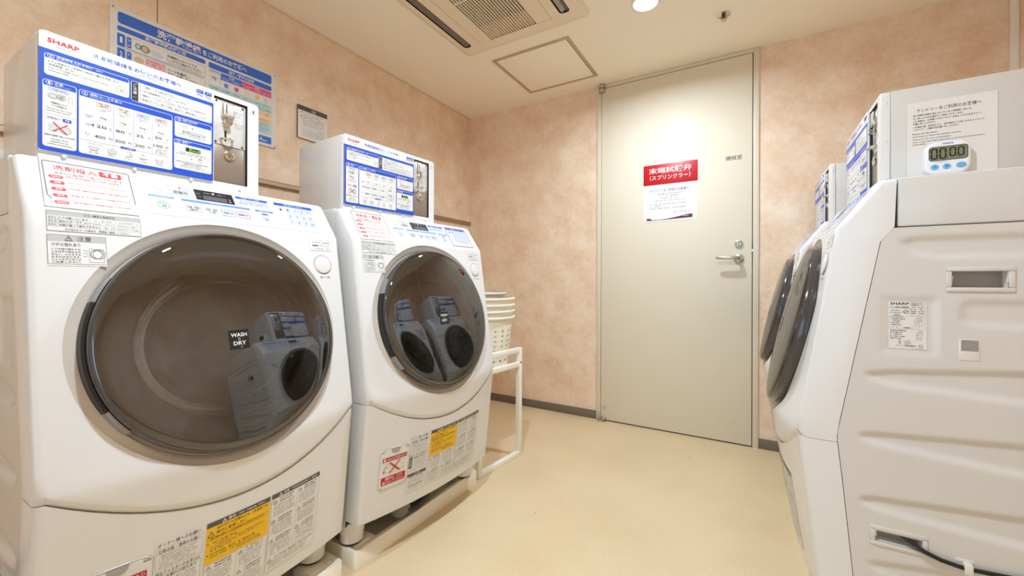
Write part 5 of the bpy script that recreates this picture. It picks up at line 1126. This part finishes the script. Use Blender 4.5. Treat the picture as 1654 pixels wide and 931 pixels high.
# ------------------------------------------------------------------ notice and timer on the side of the near right coin box
NX, NY, NR = POSES[2][0], POSES[2][1], -PI/2
def on_box3(u, v, z): return (NX - v, NY - u, z)
ln = tag(empty('laundry_notice', on_box3(0.1377, -0.165, 1.25)), 'clear-laminated laundry notice taped to the side of the near right coin box, behind the timer', 'notice')
def lnm(off): return lambda x, z, h: (x-0.165, -(off+h), z-1.25)       # x runs to the right as seen
mb = MB(lambda p: (p[0]-0.165, p[1], p[2]-1.25)); mb.box((0.0870, -0.0006, 1.1500), (0.2425, 0, 1.3450), mat('laminate', (232, 229, 226), 0.1, coat=0.5)); mb.build('sheet', ln)
s = Sheet(lnm(0.0007))
s.text('ランドリーをご利用のお客様へ', 0.1045, 1.3195, 0.2165, 1.3285, mat('ink_dark_teal', (36, 84, 84), 0.5), 1, 0.004)
LN = [('残り時間の確認の為にタイマーをご用意致しました。', 0.0980, 0.2010, 1.3120), ('もし宜しければお部屋でご利用くださいませ。', 0.0980, 0.1860, 1.3050), ('ご使用後は、お手数ですがこちらへお戻しいただきますよう、', 0.0980, 0.2175, 1.2980), ('お願い申し上げます。', 0.0980, 0.1390, 1.2915), ('※ 洗濯物の量・素材等により、表示時間よりも長くかかることがござ', 0.0980, 0.2210, 1.2835), ('いますので、ご理解の程お願い申し上げます。', 0.0980, 0.1790, 1.2770)]
for t, a, b, z in LN: s.text(t, a, z-0.0021, b, z+0.0023, INK if z > 1.288 else DGREY, 1)
for t, a, b, z in (('Please use the timer,', 0.0975, 0.1430, 1.2665), ('and return it when the laundry is done.', 0.0975, 0.1830, 1.2595), ('Thank you for your cooperation.', 0.0975, 0.1660, 1.2525), ('Note : It may take longer depending on the amount and the texture', 0.0975, 0.2215, 1.2460), ('of the clothes.', 0.0975, 0.1220, 1.2405)): s.text(t, a, z-0.0020, b, z+0.0020, INK if z > 1.25 else DGREY, 1)
s.build('print', ln)
tm = tag(empty('kitchen_timer', on_box3(0.1386, -0.1600, 1.1990)), 'white digital timer with three blue buttons on the side of the near right coin box', 'timer')
def tt(p): return (p[0]-0.1600, p[1], p[2]-1.1990)
k = 0.986
def sc_(x): return -0.242+(x+0.242)*k
def scz(z): return 0.9+(z-0.9)*k
mb = MB(tt)
def tl(d, y):
    o = rrect(sc_(0.1180)+d, scz(1.1590)+d, sc_(0.2005)-d, scz(1.2425)-d, 0.024-d*0.6, 8); return [(p[0]+0.0*p[1], y, p[1]) for p in o]
R = mb.grid([tl(0.004, 0.0), tl(0.0, -0.004), tl(0.0, -0.014), tl(0.0018, -0.018), tl(0.0055, -0.0198)], TWHITE, True); mb.face(R[-1], TWHITE); mb.face(R[0], TWHITE); mb.build('body', tm)
s = Sheet(lambda x, z, h: tt((sc_(x), -(0.0200+h), scz(z))))
s.rect(0.1265, 1.1945, 0.1945, 1.2290, mat('lcd_frame', (52, 52, 50), 0.3), 0, 0.0065); s.rect(0.1280, 1.1960, 0.1930, 1.2275, LCDG, 1, 0.0055)
def seg0(x, z, w, h, t, m):
    g = 0.0006
    for a, b, c, d in ((x, z+h/2+g, x+t, z+h-t*0.6), (x+w-t, z+h/2+g, x+w, z+h-t*0.6), (x, z+t*0.6, x+t, z+h/2-g), (x+w-t, z+t*0.6, x+w, z+h/2-g), (x+t*0.7, z+h-t, x+w-t*0.7, z+h), (x+t*0.7, z, x+w-t*0.7, z+t)): s.rect(a, b, c, d, m, 2, t*0.28)
for x in (0.1298, 0.1450): seg0(x, 1.1985, 0.0128, 0.0265, 0.0032, BLACK)
for x in (0.1625, 0.1765): seg0(x, 1.2020, 0.0118, 0.0225, 0.0029, BLACK)
s.text('分', 0.1585, 1.1985, 0.1612, 1.2008, BLACK, 2); s.text('秒', 0.1790, 1.1975, 0.1815, 1.1998, BLACK, 2); s.text('TANITA', 0.1500, 1.2330, 0.1700, 1.2375, mat('ink_timer_blue', (40, 120, 200), 0.4), 1, 0.02); s.rows(0.137, 0.158, 1.1915, 0.0014, NAVY, 1)
s.build('display', tm)
for x, z, rx, t in ((0.1370, 1.1800, 0.0072, '分'), (0.1580, 1.1800, 0.0072, '秒'), (0.1825, 1.1805, 0.0088, 'スタート')):
    mb = MB(tt); c = (sc_(x), -0.0198, scz(z)); n = 28
    rows = [[(c[0]+rx*f*math.cos(2*PI*q/n), c[1]-h, c[2]+0.0066*f*math.sin(2*PI*q/n)) for q in range(n)] for f, h in ((1.0, 0.0), (0.98, 0.0012), (0.88, 0.0018))]
    R = mb.grid(rows, SKYB, True); mb.face(R[-1], SKYB); b = mb.build('button', tm)
    s = Sheet(lambda xx, zz, h: tt((xx, -(0.0218+h), zz)))
    if len(t) == 1: s.text(t, c[0]-0.0034, c[2]-0.0034, c[0]+0.0034, c[2]+0.0034, mat('ink_timer_blue', (40, 120, 200), 0.4), 1, 0.01)
    else: s.text('スタート', c[0]-0.0055, c[2]+0.0003, c[0]+0.0055, c[2]+0.0026, mat('ink_timer_blue', (40, 120, 200), 0.4), 1); s.text('ストップ', c[0]-0.0055, c[2]-0.0030, c[0]+0.0055, c[2]-0.0007, mat('ink_timer_blue', (40, 120, 200), 0.4), 1)
    s.build('button_mark', b)
